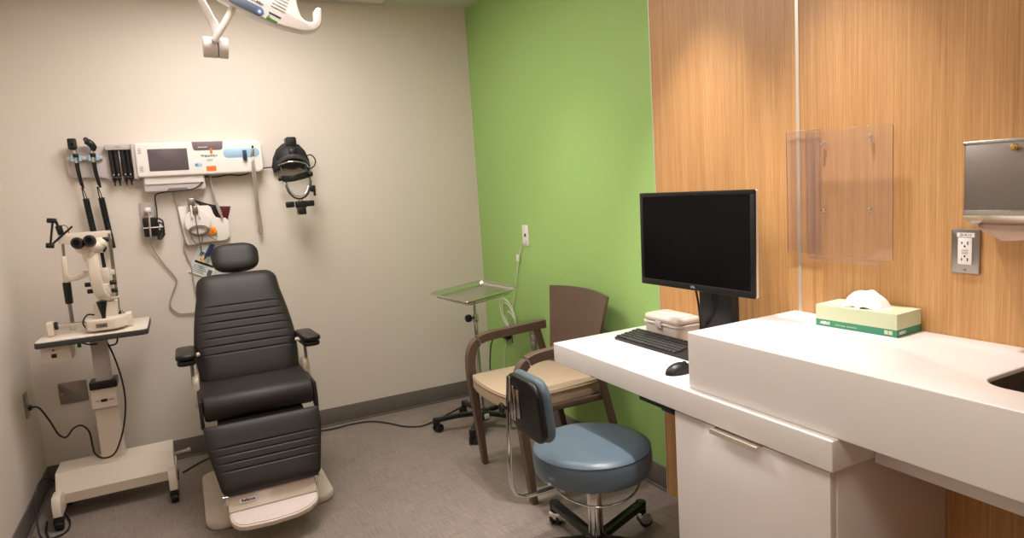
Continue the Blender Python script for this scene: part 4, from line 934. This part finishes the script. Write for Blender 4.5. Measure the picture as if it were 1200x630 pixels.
# ------------------------------------------------------------------ instrument tray stand
px_, py_ = 2.20, -.60
t = thing('instrument_stand', 'chrome instrument tray stand on a black wheeled base near the green wall', 'instrument stand', (px_, py_, 0))
hub = MB().lathe([(.045, 0), (.048, .01), (.045, .045), (.028, .06), (.0, .06)], (px_, py_, .052), 28).build('base_hub', M['black'], t)
for k in range(5):
    a = R(162 + 72 * k); d = Vector((math.cos(a), math.sin(a), 0)); n_ = Vector((-d.y, d.x, 0))
    L_ = .27
    c = Vector((px_, py_, 0)); pts = [c + d * .03 + Vector((0, 0, .088)), c + d * .15 + Vector((0, 0, .086)), c + d * L_ + Vector((0, 0, .072))]
    lg = MB().tube(pts, 0, sec=rrect(-.013, .012, -.016, .016, .005, 2), up=(0, 0, 1), sub=4).cyl(c + d * L_ + Vector((0, 0, .050)), c + d * L_ + Vector((0, 0, .086)), .020, n=18, bev=.003).build('leg', M['black'], t)
    w = MB(); h_ = w; caster(w, h_, (c.x + d.x * L_, c.y + d.y * L_), R(200 + 35 * k), .025); w.build('caster', M['black'], lg)
MB().box(px_ - .01, px_ + .022, py_ - .053, py_ - .049, .062, .092, .001).build('white_sticker', M['pwhite'], t)
MB().cyl((px_, py_, .10), (px_, py_, .62), .0125, n=20).build('lower_pole', M['chrome'], t)
MB().cyl((px_, py_, .60), (px_, py_, .780), .0085, n=18).build('upper_pole', M['chrome'], t)
MB().cyl((px_, py_, .625), (px_, py_, .672), .019, n=20, bev=.003).build('collar', M['chrome'], t)
MB().cyl((px_ - .015, py_ - .008, .652), (px_ - .045, py_ - .02, .656), .005, n=12).cyl((px_ - .040, py_ - .020, .656), (px_ - .062, py_ - .028, .658), .0215, n=22, bev=.005).build('clamp_knob', M['black'], t)
# tray
rt = R(15.3)
Ft = Matrix.Translation((2.165, -.70, .806)) @ Matrix.Rotation(rt, 4, 'Z') @ Matrix.Rotation(R(-3.2), 4, 'Y') @ Matrix.Rotation(R(3.8), 4, 'X')
t2 = thing('instrument_tray', 'shallow polished steel tray on top of the instrument stand', 'tray', (2.145, -.70, .80))
def trayf(u, v):
    prof_ = [(0, 0), (.72, 0), (.86, .0), (.90, .006), (.925, .016), (1.0, .019), (1.0, .0165)]
    i = int(round(v * 6)); s_, z = prof_[i]
    n = rrect(-.19, .19, -.165, .165, .025, 8); p = n[int(u * 36) % 36]
    ex = .19; ey = .165
    off = (1 - s_) * .14 if i > 1 else None
    q = (p[0] * (s_ if i < 2 else 1), p[1] * (s_ if i < 2 else 1))
    if i >= 2:
        q = (p[0] - math.copysign(min(abs(p[0]), (1 - s_) * ex), p[0]), p[1] - math.copysign(min(abs(p[1]), (1 - s_) * ex), p[1]))
    return Ft @ Vector((q[0], q[1], z))
MB().grid(trayf, 36, 6, close_u=True, thick=.0015).build('pan', M['steelp'], t2)
m = MB(); n = rrect(-.19, .19, -.165, .165, .025, 5); m.tube([tuple(Ft @ Vector((p[0], p[1], .017))) for p in n], .0035, closed=True, smooth=False, n=8); m.build('rolled_rim', M['chrome'], t2)
m = MB(); m.tube([tuple(Ft @ Vector(p)) for p in ((.12, -.15, -.006), (-.14, -.15, -.006), (-.16, -.13, -.006), (-.16, .13, -.006), (-.14, .15, -.006), (.12, .15, -.006))], .0045, smooth=False, n=10)
m.box(px_ - .03, px_ + .03, py_ - .02, py_ + .02, .775, .800, .004); m.build('tray_carrier', M['chrome'], t)

# white cable on the green wall
t = thing('white_cable', 'thin white cable coiled and hung on the green wall below the jack', 'cable', (2.53, -.55, .6))
m = MB(); m.tube([(2.528, -.643, 1.050), (2.526, -.618, 1.055), (2.530, -.585, 1.01), (2.530, -.551, .956), (2.530, -.515, .86), (2.530, -.479, .762), (2.530, -.44, .67), (2.53, -.40, .581), (2.53, -.345, .50), (2.53, -.30, .40), (2.53, -.262, .31), (2.53, -.245, .22), (2.53, -.24, .11)], .0030, n=7); m.build('straight_run', M['cordw'], t)
m = MB()
for k, (ry, rz, oy, oz) in enumerate(((.085, .088, 0, 0), (.098, .095, .010, .004), (.074, .082, -.010, -.006), (.060, .060, -.045, -.035))):
    a0 = .4 * k
    m.tube([(2.526 - .004 * k, -.375 + oy + ry * math.cos(a) + .45 * (rz * math.sin(a)), .585 + oz + rz * math.sin(a)) for a in [math.tau * i / 14 for i in range(14)]], .0030, closed=True, n=7, sub=4)
m.build('coil', M['cordw'], t)
MB().box(2.518, 2.532, -.562, -.540, .935, .975, .003).build('cable_clip', M['pwhite'], t)
MB().box(2.508, 2.531, -.425, -.395, .500, .535, .003).build('cable_tie', M['cordg'], t)

# ------------------------------------------------------------------ guest chair
t = thing('guest_chair', 'wooden guest armchair with a tan seat against the green wall', 'armchair', (2.22, -1.33, 0))
yl0, yr0 = -1.075, -1.590
for y in (yl0, yr0):
    path = [(1.995, y, 0), (1.982, y, .15), (1.966, y, .32), (1.956, y, .46), (1.956, y, .54), (1.968, y, .595), (2.00, y, .632), (2.05, y, .648), (2.15, y, .654), (2.28, y, .660), (2.385, y, .664)]
    sec = rrect(-.021, .021, -.021, .021, .002, 1)
    lg = MB().tube(path, 0, sec=sec, up=(0, 0, 1) if False else (1, 0, .6), sub=5)
    # taper of the front leg toward the floor
    for v in lg.bm.verts:
        if v.co.z < .45:
            k = .62 + .38 * v.co.z / .45; cx = 1.995 - .039 * min(1, v.co.z / .46); v.co.x = cx + (v.co.x - cx) * k; v.co.y = y + (v.co.y - y) * (.8 + .2 * v.co.z / .45)
    lg.build('front_leg_and_arm', M['wood_dark'], t, angle=25)
    MB().cyl((1.995, y, 0), (1.995, y, .004), .008, n=12).build('glide', M['black'], t)
    MB().tube([(2.335, y, .655), (2.385, y, .46), (2.435, y, .25), (2.485, y, .0)], 0, sec=rrect(-.016, .016, -.013, .013, .003, 2), up=(1, 0, 0), sub=4).build('rear_leg', M['wood_dark'], t)
MB().box(1.965, 2.42, yr0 + .010, yr0 + .032, .385, .412, .003).box(1.965, 2.42, yl0 - .032, yl0 - .010, .385, .412, .003).box(1.965, 1.99, yr0 + .02, yl0 - .02, .385, .41, .003).box(2.375, 2.40, yr0 + .02, yl0 - .02, .385, .41, .003).build('seat_rail', M['wood_dark'], t)
def chseat():
    m = MB(); t_ = bmesh.new(); NU, NV = 40, 24
    n = [(1.945, -1.13), (1.928, -1.22), (1.922, -1.33), (1.928, -1.44), (1.945, -1.535), (1.975, -1.562), (2.2, -1.566), (2.40, -1.545), (2.425, -1.50), (2.425, -1.17), (2.40, -1.125), (2.2, -1.100), (1.975, -1.104)]
    P = catmull([(a, b, 0) for a, b in n], 6, True)
    m.prism([(p.x, p.y) for p in P], .4125, .478, .016, 4)
    return m
chseat().build('seat', M['tan'], t)
m = MB(); P = catmull([(1.943, -1.13, .468), (1.925, -1.22, .468), (1.919, -1.33, .468), (1.925, -1.44, .468), (1.943, -1.535, .468), (1.975, -1.566, .468), (2.2, -1.570, .468), (2.40, -1.549, .468), (2.429, -1.50, .468), (2.429, -1.17, .468), (2.40, -1.121, .468), (2.2, -1.096, .468), (1.975, -1.100, .468)], 5, True)
m.tube(P, .0022, closed=True, smooth=False, n=6); m.build('piping', M['tan'], t)
def bk(u, v):
    hw = .200 + .062 * v ** 1.2; y = -1.325 - hw * (2 * u - 1)
    c = .034 * (1 - (2 * u - 1) ** 2)
    zt_ = .47 + .385 * v + .010 * v * (1 - (2 * u - 1) ** 2)
    return (2.385 + .062 * v + c, y, zt_)
MB().grid(bk, 24, 16, thick=.013).build('backrest', M['wood_dark'], t)
m = MB()
for y in (-1.20, -1.45): m.box(2.415, 2.440, y - .015, y + .015, .40, .58, .003)
m.box(2.38, 2.43, -1.57, -1.09, .395, .415, .003)
m.build('back_bracket', M['wood_dark'], t)

# ------------------------------------------------------------------ rolling stool
sx, sy = 1.985, -2.095
t = thing('rolling_stool', 'slate blue round rolling stool with a small backrest in front of the desk', 'stool', (sx, sy, 0))
MB().lathe([(0, 0), (.186, 0), (.196, .003), (.202, .012), (.2055, .030), (.2065, .050), (.2055, .070), (.2020, .0815), (.2035, .0835), (.2035, .0865), (.200, .0900), (.190, .0975), (.170, .103), (.12, .107), (0, .109)], (sx, sy, .346), 72, mtx=Matrix.Diagonal((1.04, 1.04, 1.04, 1))).build('seat', M['blue'], t)
MB().cyl((sx, sy, .325), (sx, sy, .347), .104, n=32, bev=.003).build('seat_plate', M['black'], t)
MB().cyl((sx, sy, .255), (sx, sy, .33), .014, n=20).build('gas_spring', M['steelp'], t)
MB().cyl((sx, sy, .07), (sx, sy, .272), .0275, n=28, bev=.001).build('column', M['chrome'], t)
MB().cyl((sx, sy, .270), (sx, sy, .282), .027, n=28, bev=.003).build('column_collar', M['black'], t)
ring = [(sx - .130, sy + .020, .280), (sx - .110, sy + .088, .284), (sx - .01, sy + .130, .290), (sx + .120, sy + .031, .294), (sx + .156, sy - .047, .292), (sx + .125, sy - .104, .286), (sx + .031, sy - .151, .277), (sx - .073, sy - .130, .273), (sx - .120, sy - .052, .275)]
MB().tube(ring, .0042, closed=True, n=10).build('height_ring', M['chrome'], t)
MB().lathe([(.0, .0), (.05, 0), (.052, .03), (.038, .052), (.028, .058), (0, .058)], (sx, sy, .040), 28).build('base_hub', M['gloss'], t)
for k in range(5):
    a = R(91 - 72 * k); d = Vector((math.cos(a), math.sin(a), 0)); c = Vector((sx, sy, 0)); L_ = .295
    pts = [c + d * .03 + Vector((0, 0, .076)), c + d * .15 + Vector((0, 0, .082)), c + d * L_ + Vector((0, 0, .088))]
    lg = MB().tube(pts, 0, sec=rrect(-.013, .013, -.019, .019, .004, 2), up=(0, 0, 1), sub=4).cyl(c + d * L_ + Vector((0, 0, .060)), c + d * L_ + Vector((0, 0, .103)), .0205, n=20, bev=.002).build('leg', M['gloss'], t)
    w = MB(); hh_ = MB(); an = R(215 - 50 * k); o, dd, aa = caster(w, w, (c.x + d.x * L_, c.y + d.y * L_), an, .027)
    cs = w.build('caster', M['black'], lg)
    hm = MB(); hm.cyl(o + Vector((0, 0, .010)) - aa * .025, o + Vector((0, 0, .010)) + aa * .025, .0245, n=24, bev=.003); hm.build('caster_hood', M['chrome'], cs)
# stool back
Fs = frame((1.709, -2.149, .652), (-.02, -1, 0), (-1, .02, -.10))     # local Z points away from the sitter
MB().prism(rrect(-.116, .116, -.106, .106, .056, 8), -.006, .016, .010, 4, mtx=Fs).build('back_shell', M['black'], t)
MB().prism(rrect(-.1205, .1205, -.110, .110, .058, 8), -.038, -.004, .018, 4, mtx=Fs).build('back_cushion', M['blue'], t)
bx = 1.672
bandp = [(bx + .002, -2.093, .751), (bx - .004, -2.093, .673), (bx - .012, -2.093, .548), (bx - .016, -2.093, .413), (bx - .006, -2.094, .345), (bx + .03, -2.095, .319), (bx + .10, -2.095, .317), (sx - .08, -2.095, .323)]
MB().tube(bandp, 0, sec=rrect(-.0035, .0035, -.014, .014, .002, 2), up=(1, 0, .3), sub=6).build('back_bar', M['chrome'], t)
MB().box(bx + .004, bx + .017, -2.111, -2.074, .600, .720, .002).box(bx + .012, bx + .023, -2.131, -2.116, .610, .709, .002).build('back_bracket', M['chrome'], t)
MB().cyl((bx - .004, -2.090, .644), (bx - .026, -2.085, .644), .007, n=12).lathe([(0, 0), (.016, 0), (.021, .006), (.016, .012), (0, .014)], (0, 0, 0), 8, mtx=frame((bx - .022, -2.085, .644), (0, -1, 0), (-1, 0, 0))).build('adjusting_knob', M['black'], t)

# ------------------------------------------------------------------ camera, world, render look
cam = bpy.data.cameras.new('camera'); co = bpy.data.objects.new('camera', cam); COL.objects.link(co)
cam.sensor_width = 36; cam.sensor_fit = 'HORIZONTAL'; cam.lens = 776.453 / 1200 * 36; cam.clip_start = .02
r3 = Vector((.889821, -.4513892, -.06683103)); u3 = Vector((.11526488, .08063688, .99005641)); f3 = Vector((.44151172, .88867626, -.12378171))
co.matrix_world = Matrix(((r3.x, u3.x, -f3.x, .7443), (r3.y, u3.y, -f3.y, -4.0445), (r3.z, u3.z, -f3.z, 1.3812), (0, 0, 0, 1)))
sc = bpy.context.scene; sc.camera = co
w = bpy.data.worlds.new('world'); sc.world = w; w.use_nodes = True
w.node_tree.nodes['Background'].inputs['Color'].default_value = (.5, .45, .4, 1); w.node_tree.nodes['Background'].inputs['Strength'].default_value = .02
sc.view_settings.view_transform = 'Standard'; sc.view_settings.look = 'None'; sc.view_settings.gamma = 1; sc.view_settings.use_curve_mapping = False
sc.view_settings.exposure = 0.06
